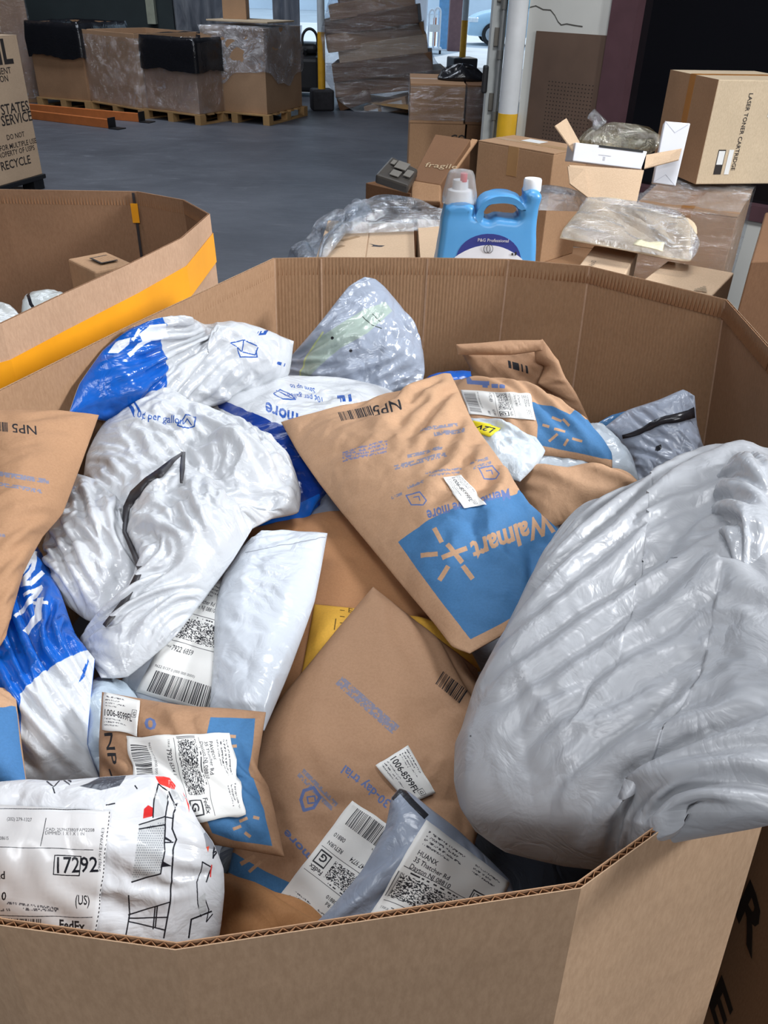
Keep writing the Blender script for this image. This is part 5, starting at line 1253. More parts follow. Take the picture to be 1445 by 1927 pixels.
# ---- leaning wrapped stack of cartons
root = empty('wrapped_stack', Pz(715, 215, 0)); tag(root, 'leaning stack of stretch-wrapped cartons on a pallet by the dock door', 'stack'); y0 = root.location[1] + .35
LAY = [(690, 768, 192, 226, .95), (640, 700, 178, 206, .85), (632, 842, 143, 180, 1.0), (628, 815, 112, 152, .95), (640, 806, 80, 122, .95), (618, 800, 58, 96, .9), (612, 788, 28, 66, .95), (622, 782, 2, 36, .85), (640, 770, -30, 6, .8), (632, 720, -52, -22, .7)]
for k, (u0, u1, va, vb, dd) in enumerate(LAY):
    a = Py(u0, vb + 4, y0 - .05 * (k % 2)); b = Py(u1, vb - 14 - 1.5 * k, y0 + .10 * (k % 3) - .1); c = Py(u0 + 2, va + 8, y0); x = b - a; h = c[2] - a[2]
    nrm = np.cross(x, zt); nrm /= np.linalg.norm(nrm); nrm = nrm if nrm[1] > 0 else -nrm; up = np.cross(nrm, x); up = up / np.linalg.norm(up); up = up if up[2] > 0 else -up
    g = Geo(); g.box(a, x, nrm * dd, up * h); b_ = g.obj('carton', [CB[0], CB[3], CB[1], CB[3], CB[2]][k % 5], root, bevel=.008)
    if k == 0:
        for (s, t, ww, hh) in ((.10, .18, .22, .5), (.40, .3, .5, .55)): g = Geo(); g.box(a + x * s + up * h * t - nrm * .002, x * ww, nrm * .0015, up * h * hh); g.obj('paper_label', M['label'], b_)
S = []
for j, v in enumerate(np.linspace(228, -20, 26)):
    t = j / 25; uL = np.interp(v, [-20, 60, 150, 185, 228], [628, 606, 618, 632, 700]); uR = np.interp(v, [-20, 40, 60, 110, 135, 160, 228], [776, 784, 792, 818, 842, 812, 766])
    L_, R_ = Py(uL - 4, v, y0 - .14), Py(uR + 4, v, y0 - .10); mid = None; ring = []
    z = L_[2]; R_[2] = z; L2, R2 = L_ + (.1, 1.15, 0), R_ + (-.1, 1.15, 0)
    for a, b in ((L_, R_), (R_, R2), (R2, L2), (L2, L_)): ring += [a + (b - a) * s for s in np.linspace(0, 1, 13)[:-1]]
    S.append(ring + [ring[0]])
S = np.array(S); n1, n2 = S.shape[:2]; f = fbm(np.arange(n2)[None] * .4 + np.arange(n1)[:, None] * .25, np.arange(n1)[:, None] * .8 + 0 * np.arange(n2)[None], 4, 3) - .45; f[:, -1] = f[:, 0]
cen = S.mean(1, keepdims=True); o_ = S - cen; o_[..., 2] = 0; o_ /= np.linalg.norm(o_, axis=-1, keepdims=True); S = S + o_ * (f * .10)[..., None]
mesh('stretch_wrap', S.reshape(-1, 3), grid_faces(n1, n2), film('stack_film', amount=.18, scale=4.5, stretch=(.4, .4, 2.6), haze=.05, rough=.12, bs=1.0), root, True)
pp = Pz(640, 200, 0); pr_ = Pz(790, 226, 0)
for k in range(3): g = Geo(); g.box(pp + (pr_ - pp) * (k * .46) + (0, .15, 0), (.12, 0, 0), (0, .9, 0), zt * .1); g.obj('pallet_block', M['wood'], root)
g = Geo(); g.box(pp + zt * .1 + (0, .12, 0), pr_ - pp, (0, 1.0, 0), zt * .02); g.obj('pallet_deck', M['wood'], root)
# ---- seen through the dock door: cabinet, trolley, car
p, p2 = Pz(762, 104, 0), Pz(800, 104, 0); wf = p2[0] - p[0]; root = empty('white_cabinet', (p + p2) / 2); tag(root, 'tall white cabinet standing in the bright dock area behind the stack', 'cabinet')
g = Geo(); g.box(p, (wf, 0, 0), (0, .7, 0), zt * 2.3); g.obj('body', M['white_card'], root, bevel=.02)
for a, b in ((.05, 1.35), (1.4, 2.25)): g = Geo(); g.box(p + (.03, -.04, a), (wf - .06, 0, 0), (0, .035, 0), zt * (b - a)); d_ = g.obj('door', M['white_card'], root, bevel=.012); g = Geo(); g.box(p + (wf - .12, -.09, a + .3), (.03, 0, 0), (0, .04, 0), zt * .5); g.obj('handle', plain('cabinet_handle', lin(120, 124, 130), .4, .5), d_)
p, p2 = Pz(804, 101, 0), Pz(828, 103, 0); root = empty('hand_trolley', (p + p2) / 2); tag(root, 'white tubular hand trolley standing in the dock doorway', 'trolley'); ww = p2[0] - p[0]; wt = plain('trolley_white', lin(228, 232, 238), .4)
for s, hh in ((.0, 1.05), (.45, 1.1)):
    a = p + (s * ww, .1 * s, .12); g = Geo(); R_ = ww * .22; g.tube([a, a + zt * (hh - .2)] + [a + (R_ - R_ * math.cos(t), 0, hh - .2 + .12 * math.sin(t)) for t in np.linspace(.2, PI - .2, 8)] + [a + (2 * R_, 0, hh - .2), a + (2 * R_, 0, 0)], .03, 8); g.obj('loop_frame', wt, root, True)
g = Geo(); g.box(p + (-.05, -.1, .10), (ww + .1, 0, 0), (0, .7, 0), zt * .05); g.obj('platform', wt, root, bevel=.01)
for s in (0, 1): g = Geo(); g.tube([p + (ww * s - .03, 0, .06), p + (ww * s + .03, 0, .06)], .06, 12); g.obj('wheel', M['black'], root, True)
g = Geo(); g.box(p + (ww * .35, -.02, .2), (.09, 0, 0), (0, .05, 0), zt * .7); o = g.obj('orange_strap', plain('strap_orange', lin(200, 120, 80), .6), root)
g = Geo(); g.box(p + (ww * .1, -.03, .55), (ww * .7, 0, 0), (0, .03, 0), zt * .18); g.obj('crossbar_panel', M['label'], root)
cy_ = float(Pz(915, 86, 0)[1]); wc = Pz(918, 85, 0); root = empty('parked_car', wc); tag(root, 'pale blue car parked outside beyond the dock door', 'car')
paint = plain('car_paint', lin(176, 208, 228), .25, var=.03, spec=.7); cx0 = wc[0] - .75
sec = [(0.0, .32, .62), (.05, .28, .78), (.5, .26, .98), (1.0, .26, 1.05), (1.35, .26, 1.08), (2.9, .26, 1.08), (4.2, .28, 1.0), (4.3, .35, .8)]
P = np.array([[(cx0 + s, cy_ + yy, z) for yy, z in ((.08, lo), (0, (lo + hi) * .5), (.06, hi * .93), (.2, hi), (1.55, hi), (1.7, hi * .93), (1.75, (lo + hi) * .5), (1.67, lo))] for s, lo, hi in sec])
V = P.reshape(-1, 3); F = grid_faces(8, 8) + [(7, 6, 5, 4, 3, 2, 1, 0), tuple(range(56, 64))] + [(i * 8, i * 8 + 7, i * 8 + 15, i * 8 + 8) for i in range(7)]; o = mesh('car_body', V, F, paint, root, True); o.modifiers.new('s', 'SUBSURF').render_levels = 2
def cab(name, s0, s1, t0, t1, z0, z1, mat, e=0.0):
    V = [(cx0 + s0, cy_ + .12 - e, z0), (cx0 + s1, cy_ + .12 - e, z0), (cx0 + s1, cy_ + 1.63 + e, z0), (cx0 + s0, cy_ + 1.63 + e, z0), (cx0 + t0, cy_ + .3 - e, z1), (cx0 + t1, cy_ + .3 - e, z1), (cx0 + t1, cy_ + 1.45 + e, z1), (cx0 + t0, cy_ + 1.45 + e, z1)]
    g = Geo(); g.hexa(V); return g.obj(name, mat, root, bevel=.06, seg=3)
cab('car_cabin', 1.0, 3.9, 1.75, 3.3, 1.0, 1.5, paint); gl_ = plain('car_glass', lin(96, 168, 190), .1, spec=.8); cab('windshield', .97, 1.8, 1.66, 1.9, 1.05, 1.46, gl_, -.06); cab('side_window', 1.5, 3.6, 1.9, 3.1, 1.08, 1.44, gl_, .012)
for s in (.82, 3.3):
    for yy in (-.02, 1.6): g = Geo(); g.tube([(cx0 + s, cy_ + yy, .33), (cx0 + s, cy_ + yy + .2, .33)], .33, 24); w_ = g.obj('wheel', M['black'], root, False); g = Geo(); g.tube([(cx0 + s, cy_ + yy - .012, .33), (cx0 + s, cy_ + yy, .33)], .21, 20); g.obj('hubcap', plain('hub', lin(180, 188, 196), .35, .5), w_)
g = Geo(); g.box((cx0 - .03, cy_ + .25, .32), (.06, 0, 0), (0, 1.25, 0), zt * .28); g.obj('front_grille', M['black'], root, bevel=.02); g = Geo(); g.cbox((cx0 + .16, cy_ + .07, .66), .36, .12, .14); g.obj('headlight', plain('lamp_glass', lin(235, 240, 245), .1), root, bevel=.03)

# ------------------------------------------------------------------ the pile of cartons behind the near bin
def on(u, v, z): return Pz(u, v, z)
def quadbox(name, label, quad, depth, mat, cat='box', bevel=.004, parent=None, group=None):
    """box from its front face: four (u, v, y) corners, thickness depth away from the viewer"""
    c = [Py(*p) for p in quad]; n = np.cross(c[1] - c[0], c[3] - c[0]); n /= np.linalg.norm(n)
    if n @ (CAM - c[0]) > 0: n = -n
    g = Geo(); g.hexa([c[0], c[1], c[1] + n * depth, c[0] + n * depth, c[3], c[2], c[2] + n * depth, c[3] + n * depth]); o = g.obj(name, mat, parent, bevel=bevel)
    if parent is None: tag(o, label, cat, group)
    return o, c, n
# far stack in the doorway: four cartons
yb = 6.5
for (u0, u1, va, vb, mt, lb) in ((771, 876, 232, 420, CB[1], 'lower left big brown carton of the stack in front of the dock doorway'), (879, 922, 236, 420, CB[3], 'lower right dark carton of the stack in front of the dock doorway'), (773, 877, 157, 230, CB[1], 'upper left wrapped brown carton of the doorway stack'), (880, 921, 165, 234, CB[3], 'upper right wrapped carton of the doorway stack')):
    a, b = Py(u0, va, yb), Py(u1, va, yb); zb = max(float(Py(u0, vb, yb)[2]), 0.0) if vb < 400 else 0.0; a[1] = b[1] = yb
    zt1 = float(Py(773, 157, yb)[2]) if va < 200 else float(Py(771, 231.5, yb)[2]); zb = 0.0 if vb > 400 else float(Py(771, 231.5, yb)[2]) + .001
    o, q = carton('big_carton', lb, a, b, .75, zb, zt1, mt, tape=M['tape_clear'] if va < 200 else None, group='cartons of the doorway stack')
    if va < 200: wrap_shell(o, *q, zb + .02, zt1 - .01, M['film_side'], int(u0), off=.006, amp=.006)
    if u0 == 771: print_on(o, 'CO', q[0] + q[1] * .30 + zt * (zt1 - .12), q[1], zt, .075, bold=.02)
p = Py(868, 152, yb + .35); p[2] = zt1 + 0; g = Geo(); P = []
for i, t in enumerate(np.linspace(0, PI / 2, 7)):
    P.append([(p[0] + (.17 + .03 * fbm(np.array(a * 2.), np.array(i * .7), 3, 2)) * math.cos(t) * math.cos(a), p[1] + .12 * math.cos(t) * math.sin(a), float(Py(773, 157, yb)[2]) + .006 + .07 * math.sin(t) * (1 + .5 * math.sin(3 * a))) for a in np.linspace(0, 2 * PI, 21)])
g.grid(np.array(P)); o = g.obj('plastic_bag', M['black_plastic'], None, True); tag(o, 'small dark crumpled plastic bag on top of the doorway stack', 'bag'); o.modifiers.new('t', 'SOLIDIFY').thickness = .004
# support block of cartons under the pile
A, B = on(690, 378, .70), on(1210, 392, .70); A[1] = B[1] = 3.0
carton('carton_row', 'row of stacked cartons supporting the pile behind the blue jug', np.array([A[0], 3.0, 0]), np.array([B[0] - .08, 3.0, 0]), 1.0, 0, .70, CB[1], seam=True)
# box with a pale label
o, q = carton('taped_carton', 'worn brown carton with a small white label on top, behind the blue jug', on(900, 264, 1.16), on(1043, 289, 1.16), .26, .70, 1.16, CB[0], tape=M['tape_clear'], flaps_along='x'); A, x, y, w, d = q
g = Geo(); g.box(A + x * w * .30 + y * .15 + zt * 1.161, x * .10, y * .07, zt * .0008); g.obj('paper_label', M['label'], o)
g = Geo(); g.box(A + x * w * .42 - y * .0012 + zt * 1.04, x * .055, y * .001, zt * .12); g.obj('front_tape', M['tape_clear'], o)
# leaning box with handwriting, dark file box
o, c, n = quadbox('leaning_carton', 'long brown carton leaning back with handwriting on its lid, left of the labelled carton', [(773, 338, 3.12), (829, 347, 3.08), (886, 262, 3.42), (819, 252, 3.46)], .20, CB[3])
d = c[1] - c[0]; u_ = c[3] - c[0]; print_on(o, 'fragile', c[0] + d * .22 + u_ * .28, d + u_ * .05, u_, .05, plain('chalk', lin(170, 148, 118), .8), 'handwriting', .0015)
quadbox('front_panel', None, [(774, 377, 3.06), (828, 380, 3.04), (829, 348, 3.06), (774, 339, 3.10)], .04, CB[1], parent=o)
quadbox('lid_flap', None, [(836, 335, 3.16), (846, 338, 3.16), (900, 262, 3.5), (888, 260, 3.47)], .015, CB[1], parent=o)
root, q = open_bin('open carton with dark electronics sticking out, left end of the carton pile', on(688, 344, .98), on(772, 364, .98), .28, .70, .98, CB[3], .006); root.name = 'open_carton'; root['category'] = 'box'
o, c, n = quadbox('electronic_unit', 'dark grey electronic unit with pale panels tilted in the open carton', [(706, 328, 3.02), (769, 349, 2.98), (787, 318, 3.12), (737, 293, 3.14)], .035, plain('unit_dark', lin(58, 54, 50), .45), 'device', .008)
for s, t, ww, hh in ((.30, .52, .34, .34), (.14, .62, .12, .2), (.34, .16, .26, .26), (.68, .3, .2, .3)):
    d = c[1] - c[0]; u_ = c[3] - c[0]; g = Geo(); g.box(c[0] + d * s + u_ * t - n * .004, d * ww, u_ * hh, n * .003); g.obj('panel', plain('unit_panel', lin(104, 100, 94), .5), o)
# open carton with a white box on it
root, q = open_bin('open carton with spread flaps holding a white box, right of the labelled carton', on(1072, 312, 1.06), on(1208, 322, 1.06), .30, .70, 1.06, CB[0], .006); root.name = 'open_carton'; root['category'] = 'box'
A, x, y, w, d = q
def flapq(quad, th=.005, name='flap', mat=CB[2]): return quadbox(name, None, quad, th, mat, parent=root, bevel=.001)[0]
flapq([(1110, 373, 2.93), (1196, 390, 2.90), (1212, 320, 3.02), (1070, 310, 3.05)]); flapq([(1072, 345, 2.97), (1110, 374, 2.93), (1100, 318, 3.0), (1068, 312, 3.03)])
flapq([(1079, 284, 3.1), (1091, 268, 3.24), (1066, 222, 3.24), (1045, 236, 3.12)]); flapq([(1212, 317, 3.05), (1277, 300, 3.05), (1283, 279, 3.12), (1216, 291, 3.1)])
o, c, n = quadbox('white_box', 'low white box with a dark slot lying on the open carton', [(1077, 303, 3.06), (1206, 319, 3.04), (1218, 285, 3.05), (1083, 268, 3.07)], .22, M['white_card'], bevel=.003)
d = c[1] - c[0]; u_ = c[3] - c[0]; g = Geo(); g.box(c[0] + d * .34 + u_ * .90 - n * .001, d * .64, u_ * .12, n * .05); g.obj('dark_slot', M['black'], o)
g = Geo(); g.box(c[0] + d * .36 + u_ * .50 - n * .0008, d * .18, u_ * .02, n * .0006); g.box(c[0] + d * .43 + u_ * .24 - n * .0008, d * .03, u_ * .2, n * .0006); g.obj('faint_print', plain('print_grey', lin(190, 192, 200), .5), o)
# air-filled plastic bag behind the white box
P = []; b0 = Py(1165, 262, 3.36)
for i, t in enumerate(np.linspace(.0, PI, 15)):
    for_ = []
    for a in np.linspace(0, 2 * PI, 29):
        r = 1 + .25 * (fbm(np.array(a * 1.6 + 4), np.array(i * .45), 8, 3) - .45); for_.append((b0[0] + .155 * math.sin(t) * math.cos(a) * r, b0[1] + .09 * math.sin(t) * math.sin(a) * r, b0[2] - .005 - .06 * math.cos(t) * r))
    P.append(for_)
g = Geo(); g.grid(np.array(P)); o = g.obj('air_cushion', film('cushion_film', tint=(.70, .66, .52), amount=.16, scale=12, haze=.12), None, True); tag(o, 'clear plastic packing bag slumped behind the low white box', 'plastic bag')
a = Py(1128, 236, 3.34); b = Py(1112, 214, 3.34); g = Geo(); g.tube([a, (a + b) / 2 + (.004, 0, .004), b], [.03, .018, .02], 8); g.obj('twisted_end', M['film_heavy'], o, True)
# wrapped carton at the right, white box, toner carton
o, q = carton('wrapped_carton', 'film-wrapped brown carton under the toner carton, right of the pile', on(1196, 384, 1.0), on(1388, 408, 1.0), .62, 0, 1.0, CB[0], tape=M['tape_brown'], flaps_along='y'); wrap_shell(o, *q, .05, 1.012, M['film_side'], 22, off=.012, amp=.02, top=False)
A, x, y, w, d = q
g = Geo(); k = 24; S_, T_ = np.meshgrid(np.linspace(-.02, 1.02, k), np.linspace(-.02, 1.02, k)); Pq = A + x * (S_ * w)[..., None] + y * (T_ * d)[..., None]; Pq[..., 2] = 1.006 + .028 * fbm(S_ * 6, T_ * 6, 5, 3) * np.minimum(1, 6 * np.abs(T_ - .5)); g.grid(Pq); g.obj('top_film', M['film_heavy'], o, True)
Q0 = on(1309, 347, 1.035); zT = top_z(Q0, 1358, 150)
Lc = Pz(1262, 131, zT); Tc = np.array([Q0[0], Q0[1], zT]); lv = Lc - Tc; lv[2] = 0; ll = np.linalg.norm(lv); lv /= ll; rv = np.array([-lv[1], lv[0], 0]); rv = rv if rv[0] > 0 else -rv
ll = min(ll, .5); rl = .42
g = Geo(); g.box(Q0, lv * ll, rv * rl, zt * (zT - Q0[2])); o = g.obj('toner_carton', CB[4], bevel=.004); tag(o, 'tall tan carton printed LASER TONER CARTRIDGE on its side, by the dark window', 'box')
H_ = zT - Q0[2]; fn = np.cross(rv, zt); fn = fn if fn @ (CAM - Q0) > 0 else -fn; ln = np.cross(lv, zt); ln = ln if ln @ (CAM - Q0) > 0 else -ln
g = Geo(); g.box(Q0 + lv * (ll * .44) + ln * .0005, lv * .05, ln * .0008, zt * H_); g.box(Q0 + lv * (ll * .44) + zt * (H_ + .0006), lv * .05, rv * rl, zt * .0008); g.obj('tape', M['tape_brown'], o)
g = Geo(); g.box(Q0 + ln * .0003, lv * ll, ln * .0006, zt * H_); g.obj('side_panel', CB[1], o)
_h = H_ * .74 / glyphs('LASER TONER CARTRIDGE', .01)[2]; print_on(o, 'LASER TONER CARTRIDGE', Q0 + rv * (rl * .36) + zt * (H_ * .88), -zt, rv if np.dot(np.cross(-zt, rv), fn) > 0 else -rv, _h, n_off=.0015, bold=.01)
c0 = Q0 + rv * (rl * .17) + zt * (H_ * .10) + fn * .001
for (s, h0, ww, hh, mt) in ((0, 0, .035, .10, M['ink']), (.003, .04, .029, .055, M['label']), (.05, .0, .022, .10, M['label'])): g = Geo(); g.box(c0 + rv * s + zt * h0 + fn * (.0006 if mt is M['label'] else 0), rv * ww, fn * .0006, zt * hh); g.obj('printed_mark', mt, o)
g = Geo(); g.box(Q0 + rv * (rl * .62) + zt * (H_ * .66) + fn * .001, rv * .09, fn * .0008, zt * .09); g.obj('paper_label', M['label'], o)
o, c, n = quadbox('white_box', 'slim white box standing upright against the toner carton', [(1228, 344, 3.12), (1271, 350, 3.10), (1299, 232, 3.14), (1251, 228, 3.16)], .10, M['white_card'], bevel=.003)
d = c[1] - c[0]; u_ = c[3] - c[0]; g = Geo()
for p, q in (((0, 1), (.5, .84)), ((1, 1), (.5, .84)), ((0, 0), (.5, .16)), ((1, 0), (.5, .16))):
    a = c[0] + d * p[0] + u_ * p[1]; b = c[0] + d * q[0] + u_ * q[1]; e = b - a; sdv = np.cross(e, n); sdv /= np.linalg.norm(sdv); g.box(a - n * .0004, e, sdv * .0012, n * .0006)
g.obj('fold_line', plain('fold_grey', lin(176, 180, 192), .5), o)
# flat cartons of the front load
ZA = 1.05
o1, q = carton('flat_carton', 'tan carton with a torn hand hole in its top, left of the blue jug', on(545, 640, ZA), on(786, 648, ZA), 1.12, 0, ZA, CB[2], flaps_along='y', group='cartons of the load behind the near bin'); A, x, y, w, d = q
hp = on(712, 462, ZA + .0005); g = Geo(); g.add([hp + x * a + y * b for a, b in ((-.022, -.012), (.01, -.014), (.02, .004), (.0, .002), (-.03, .018), (-.016, .002))] + [hp + x * a + y * b - zt * .003 for a, b in ((-.022, -.012), (.01, -.014), (.02, .004), (.0, .002), (-.03, .018), (-.016, .002))], [(0, 1, 2, 3, 4, 5), (11, 10, 9, 8, 7, 6)]); g.obj('hand_hole', M['dark_lining'], o1)
for uu, vv in ((610, 470), (640, 452), (795, 470), (812, 452)): hp = on(uu, vv, ZA + .0006); g = Geo(); g.box(hp, x * .05 + y * .06, x * .012 - y * .010, zt * .0006); g.obj('printed_mark', plain('faint_ink', lin(150, 124, 96), .8), o1)
hp = on(690, 420, ZA + .001); g = Geo(); g.box(hp, x * .055 + y * .035, x * .012 - y * .018, zt * .0008); g.obj('paper_label', plain('cream_label', lin(214, 206, 186), .6), o1)
carton('flat_carton', 'tan carton directly right of the blue jug, under the plastic-covered sheet', on(803, 640, ZA + .02), on(1030, 647, ZA + .02), 1.12, 0, ZA + .02, CB[2], flaps_along='y', group='cartons of the load behind the near bin')
o, q = carton('printed_carton', 'tan carton with small lettering on top, at the bin rim right of the jug', on(1042, 560, ZA + .045), on(1142, 575, ZA + .045), .56, 0, ZA + .045, CB[2], seam=False, group='cartons of the load behind the near bin'); A, x, y, w, d = q; print_on(o, 'Acc-ID', A + x * w * .30 + y * .32 + zt * (ZA + .045), y, -x, .02)
o, q = carton('printed_carton', 'tan carton with printed handling marks, rightmost at the bin rim', on(1146, 575, ZA + .045), on(1290, 605, ZA + .045), .50, 0, ZA + .045, CB[2], seam=False, group='cartons of the load behind the near bin'); A, x, y, w, d = q
for k in range(4): g = Geo(); g.box(A + x * (w * .74 + .004 * k) + y * (.26 + .012 * k) + zt * (ZA + .0452), x * (.032 - .008 * k), y * .008, zt * .0006); g.obj('printed_mark', plain('mark_grey', lin(150, 132, 110), .8), o)
B_ = Bag([[(1053, 448, ZA + .075), (1170, 470, ZA + .075), (1300, 492, ZA + .07)], [(1296, 415, ZA + .09), (1294, 410, ZA + .09)], [(1200, 395, ZA + .095), (1108, 371, ZA + .095)], [(1105, 376, ZA + .09), (1060, 430, ZA + .08)]], bulge=.002, ex=(.005, .005), res=40, seed=5, depth=.02)
o = B_.build('flattened_carton', [CB[4], CB[2]]); tag(o, 'flattened pale carton under clear plastic, on top of the boxes right of the jug', 'box')
F_ = Bag([[(1056, 446, ZA + 0.094), (1170, 468, ZA + 0.094), (1298, 490, ZA + 0.090)], [(1300, 470, ZA + 0.100), (1294, 412, ZA + 0.110)], [(1200, 396, ZA + 0.115), (1108, 372, ZA + 0.115)], [(1105, 377, ZA + 0.110), (1062, 430, ZA + 0.100)]], bulge=.006, ex=(.06, .06), res=56, seed=6, hi=.012)
F_.build('plastic_cover', [M['film_heavy']], o, closed=False)
F_.patch([(1190, 462), (1246, 474), (1250, 458), (1200, 452)], 'paper_label', plain('yellowed_label', lin(214, 206, 176), .6, var=.2, scale=200), o, .002, res=(8, 8))
# loose film over the front load
for e, nm, lb in (([[(520, 505, .95), (600, 500, 1.056)], [(640, 450, 1.058), (700, 400, 1.06)], [(690, 388, 1.05), (660, 392, .98)], [(600, 432, .95)]], 'stretch_film', 'loose clear film hanging off the left side of the carton load'),
                  ([[(640, 440, 1.062), (830, 432, 1.062)], [(830, 405, 1.075), (832, 396, 1.07)], [(760, 380, 1.075), (690, 376, 1.07)], [(655, 405, 1.06)]], 'stretch_film', 'crumpled clear film over the back of the carton left of the jug'),
                  ([[(1000, 395, 1.085), (1100, 398, 1.085)], [(1110, 385, 1.10), (1104, 372, 1.10)], [(1050, 364, 1.09), (985, 362, 1.09)], [(985, 380, 1.085)]], 'stretch_film', 'strip of clear film behind the jug, right side')):
    b_ = Bag(e, bulge=.015, ex=(.12, .12), res=44, seed=len(lb), hi=.03); tag(b_.build(nm, [film('film_' + lb[:12], amount=.20, scale=14, haze=.06)], None, closed=False, thick=.0006), lb, 'plastic film', 'loose clear film on the carton load')
# dark cartons right of the near bin
g = Geo(); g.box((.62, .02, 0), (.5, 0, 0), (0, 1.2, 0), zt * 1.2); o = g.obj('dark_carton', CB[0], bevel=.004); tag(o, 'brown carton with bold black lettering in the shade right of the near bin', 'box')
for u_, v_, tx_ in ((1385, 1715, 'R'), (1335, 1885, 'E')):
    d = ray(u_, v_); q_ = CAM + d * (.62 / d[0]); print_on(o, tx_, q_, (0, -1, 0), zt, .13, bold=.03)
a = Py(1416, 480, 1.9); g = Geo(); g.box((a[0], 1.9, 0), (.5, .1, 0), (.22, .5, 0), zt * float(Py(1425, 470, 2.0)[2])); o = g.obj('dark_carton', CB[3], bevel=.004); tag(o, 'brown carton at the right edge behind the near bin, below the dark window', 'box')
# small carton inside the left bin
a, b = on(178, 527, 1.17), on(240, 528, 1.17)
o, q = carton('small_carton', 'small brown carton with a printed panel inside the orange-taped bin', on(178, 508, 1.24), on(252, 493, 1.24), 1.0 * .12, 1.02, 1.24, CB[0], seam=False); A, x, y, w, d = q
g = Geo(); g.box(A + x * .03 + y * .03 + zt * 1.2405, x * (w - .05), y * .05, zt * .0006); pm = g.obj('printed_panel', M['ink'], o); g = Geo()
for k in range(6): g.box(A + x * (.034 + k * (w - .05) / 6) + y * .034 + zt * 1.2412, x * .006, y * .04, zt * .0004)
g.obj('printed_stripe', CB[0], o)

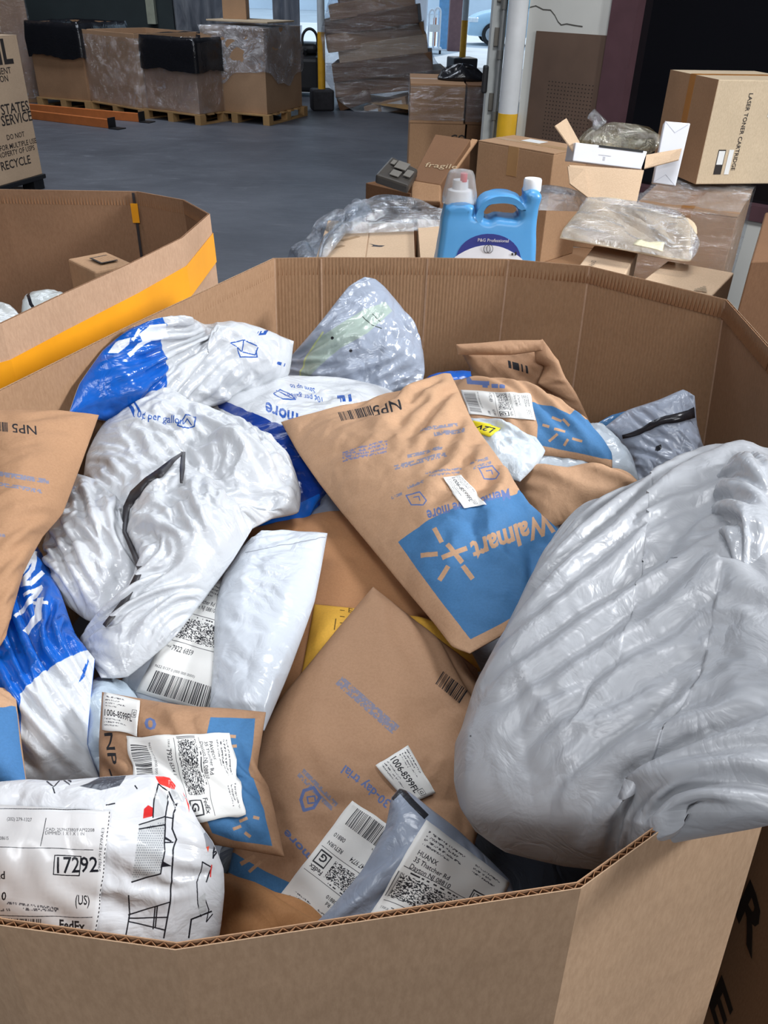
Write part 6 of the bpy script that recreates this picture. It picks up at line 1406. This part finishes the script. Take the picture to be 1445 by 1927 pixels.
# ------------------------------------------------------------------ the blue detergent jug
def jug():
    y = 2.02; c = Py(918, 420, y); base = ZA + .024; sc = np.linalg.norm(Py(1012, 420, y) - Py(825, 420, y)) / 187.0
    cx = c[0]; zoff = lambda v: float(Py(918, v, y)[2])
    root = empty('detergent_jug', (cx, y, base)); tag(root, 'light blue plastic detergent jug with a loop handle on the cartons behind the bin', 'jug')
    X = lambda u: (u - 918) * sc
    Z = lambda v: zoff(v) - base
    out = [(822, None, 0), (824, 480), (828, 440), (832, 400), (838, 383), (886, 383), (889, 395), (890, 400), (893, 385), (905, 368), (925, 362), (955, 362), (970, 367), (977, 372), (979, 355), (1006, 356), (1006, 385), (1006, 420), (1009, 450), (1011, 480), (1014, None, 0)]
    pts = []
    for p in out: pts.append((X(p[0]), Z(p[1]) if p[1] else p[2]))
    hole = [(905, 402), (908, 390), (920, 379), (940, 375), (960, 380), (970, 392), (970, 402), (955, 404), (930, 403), (915, 408)]
    cu = bpy.data.curves.new('jug_outline', 'CURVE'); cu.dimensions = '2D'; cu.fill_mode = 'BOTH'; bv = .016; cu.extrude = .026; cu.bevel_depth = bv; cu.bevel_resolution = 6; cu.offset = -bv; cu.resolution_u = 6
    for P in (pts, [(X(u), Z(v)) for u, v in hole]):
        s = cu.splines.new('BEZIER'); s.bezier_points.add(len(P) - 1); s.use_cyclic_u = True
        for bp, q in zip(s.bezier_points, P):
            bp.co = (q[0], q[1], 0); bp.handle_left_type = bp.handle_right_type = 'AUTO'
    ob = bpy.data.objects.new('jug_outline', cu); COL.objects.link(ob); me = bpy.data.meshes.new_from_object(ob.evaluated_get(bpy.context.evaluated_depsgraph_get())); bpy.data.objects.remove(ob)
    V = np.array([tuple(v.co) for v in me.vertices]); F = [tuple(p.vertices) for p in me.polygons]; bpy.data.meshes.remove(me)
    th = 1.0 + .9 * np.clip(1 - V[:, 1] / Z(400), 0, 1); V = np.stack([V[:, 0] + cx, y + V[:, 2] * -th, V[:, 1] + base], -1)
    m, nt, b = newmat('jug_blue'); b.inputs['Roughness'].default_value = .33; nn = noise_tex(nt, coords(nt), 20, 3)
    nt.links.new(mixrgb(nt, nn, lin(76, 146, 202), lin(88, 158, 214)), b.inputs['Base Color']); b.inputs['Subsurface Weight'].default_value = .1; b.inputs['Subsurface Radius'].default_value = (.01, .01, .02)
    o = mesh('jug_body', V, F, m, root, False); o.modifiers.new('m', 'WELD'); 
    for p in o.data.polygons: p.use_smooth = True
    md = o.modifiers.new('e', 'EDGE_SPLIT'); md.split_angle = 1.0
    wp = plain('white_plastic', lin(232, 232, 232), .35, var=.02)
    # dosing end: white valve under a clear cup
    vx = cx + X(861); vz = base + Z(384); r = 27 * sc
    g = Geo(); g.lathe((vx, y, vz), [(.0, .0), (r, .0), (r, .008), (r * .92, .012), (r * .86, .026), (r * .82, .030), (r * .55, .032), (r * .5, .052), (0, .053)], 28); g.obj('dosing_valve', wp, root, True)
    g = Geo(); g.lathe((vx + .006, y - .01, vz + .05), [(0, 0), (.008, 0), (.008, .018), (0, .019)], 12); o = g.obj('red_spout', plain('red_plastic', lin(190, 60, 66), .4), root, True); o['label'] = 'red spout tip'
    m, nt, b = newmat('clear_cup'); b.inputs['Base Color'].default_value = (.95, .97, 1, 1); b.inputs['Roughness'].default_value = .12; b.inputs['Transmission Weight'].default_value = .88; b.inputs['IOR'].default_value = 1.1; b.inputs['Alpha'].default_value = .62
    nn = noise_tex(nt, coords(nt), 30, 2); nt.links.new(ramp(nt, nn, [(.3, .08), (.7, .2)]), b.inputs['Roughness'])
    g = Geo(); H = zoff(323) - vz - base + base; R2 = 32 * sc; g.lathe((vx, y, vz + .002), [(R2, 0), (R2 * 1.0, .02), (R2 * .86, H * .62), (R2 * .78, H * .86), (R2 * .66, H * .97), (R2 * .4, H), (0, H)], 32); o = g.obj('dosing_cup', m, root, True); o.modifiers.new('t', 'SOLIDIFY').thickness = .0012
    g = Geo(); hx = cx + X(993); hz = base + Z(356); r = 16.5 * sc; Hc = zoff(333) - hz; k = [(0, 0), (r, 0), (r * 1.02, Hc * .1), (r, Hc * .88), (r * .92, Hc), (0, Hc)]; g.lathe((hx, y, hz), k, 36); g.obj('screw_cap', wp, root, True)
    # front label: navy arch over white with lettering, printed on a panel proud of the body
    yf = lambda z: y - (.026 + .016) * (1.0 + .9 * max(0, min(1, 1 - z / Z(400)))) - .0012
    lx, zt_, hw = X(920), Z(430), 62 * sc
    def lab(name, prof, mat, off):
        n = len(prof); V = [(cx + lx + a, yf(z) - off, base + z) for a, z in prof] ; V2 = [(p[0], p[1] + .0008, p[2]) for p in V]
        return mesh(name, V + V2, [tuple(range(n)), tuple(range(2 * n - 1, n - 1, -1))] + [(i, (i + 1) % n, n + (i + 1) % n, n + i)[::-1] for i in range(n)], mat, root)
    arc = lambda k, top, bot: [(-hw * k, bot)] + [(hw * k * -math.cos(t), bot + (top - bot) * math.sin(t) ** .8) for t in np.linspace(.05, PI - .05, 18)] + [(hw * k, bot)]
    lab('label_arch', arc(1.0, zt_, Z(488)), plain('label_navy', lin(40, 50, 128), .4), 0.0); wl_ = plain('label_white', lin(226, 226, 232), .4)
    yy = lambda z, o: yf(z) - o
    P = [(-hw * 1.02, .03)] + [(-hw * 1.02, Z(473))] + [(-hw + hw * 2 * t, Z(450 + 22 * abs(2 * t - 1) ** 2)) for t in np.linspace(0.05, .95, 12)] + [(hw * 1.02, Z(473)), (hw * 1.02, .03)]
    lo = lab('label_panel', P, wl_, .0012)
    def pt(text, u, v, h, mat, bold, off): 
        z = Z(v); p = np.array((cx + X(u), yy(z, off), base + z)); w_ = glyphs(text, bold)[2] * h; print_on(lo, text, p - (w_ / 2, 0, 0), (1, 0, 0), (0, -.06, 1), h, mat, n_off=.001, bold=bold)
    pt('P&G Professional', 926, 443.5, .0105, wl_, .012, .002); pt('Downy', 922, 508, .055, M['ink'], .03, .003)
    g = Geo()
    for s in (-1, 1): g.tube([(cx + X(918 + 2.5 * s) + .0075 * math.cos(t), yy(Z(456), .0035), base + Z(456) + .0095 * math.sin(t)) for t in np.linspace(0, 2 * PI, 21)], .0006, 6, False)
    g.obj('ring_emblem', M['ink'], lo, True)
    for k in (0, 1): g = Geo(); g.box((cx + X(962 + 6 * k), yy(Z(466), .003), base + Z(466)), (.004, 0, 0), (0, .001, 0), zt * (.008 if k else .005)); g.obj('printed_mark', M['ink'], lo)
jug()
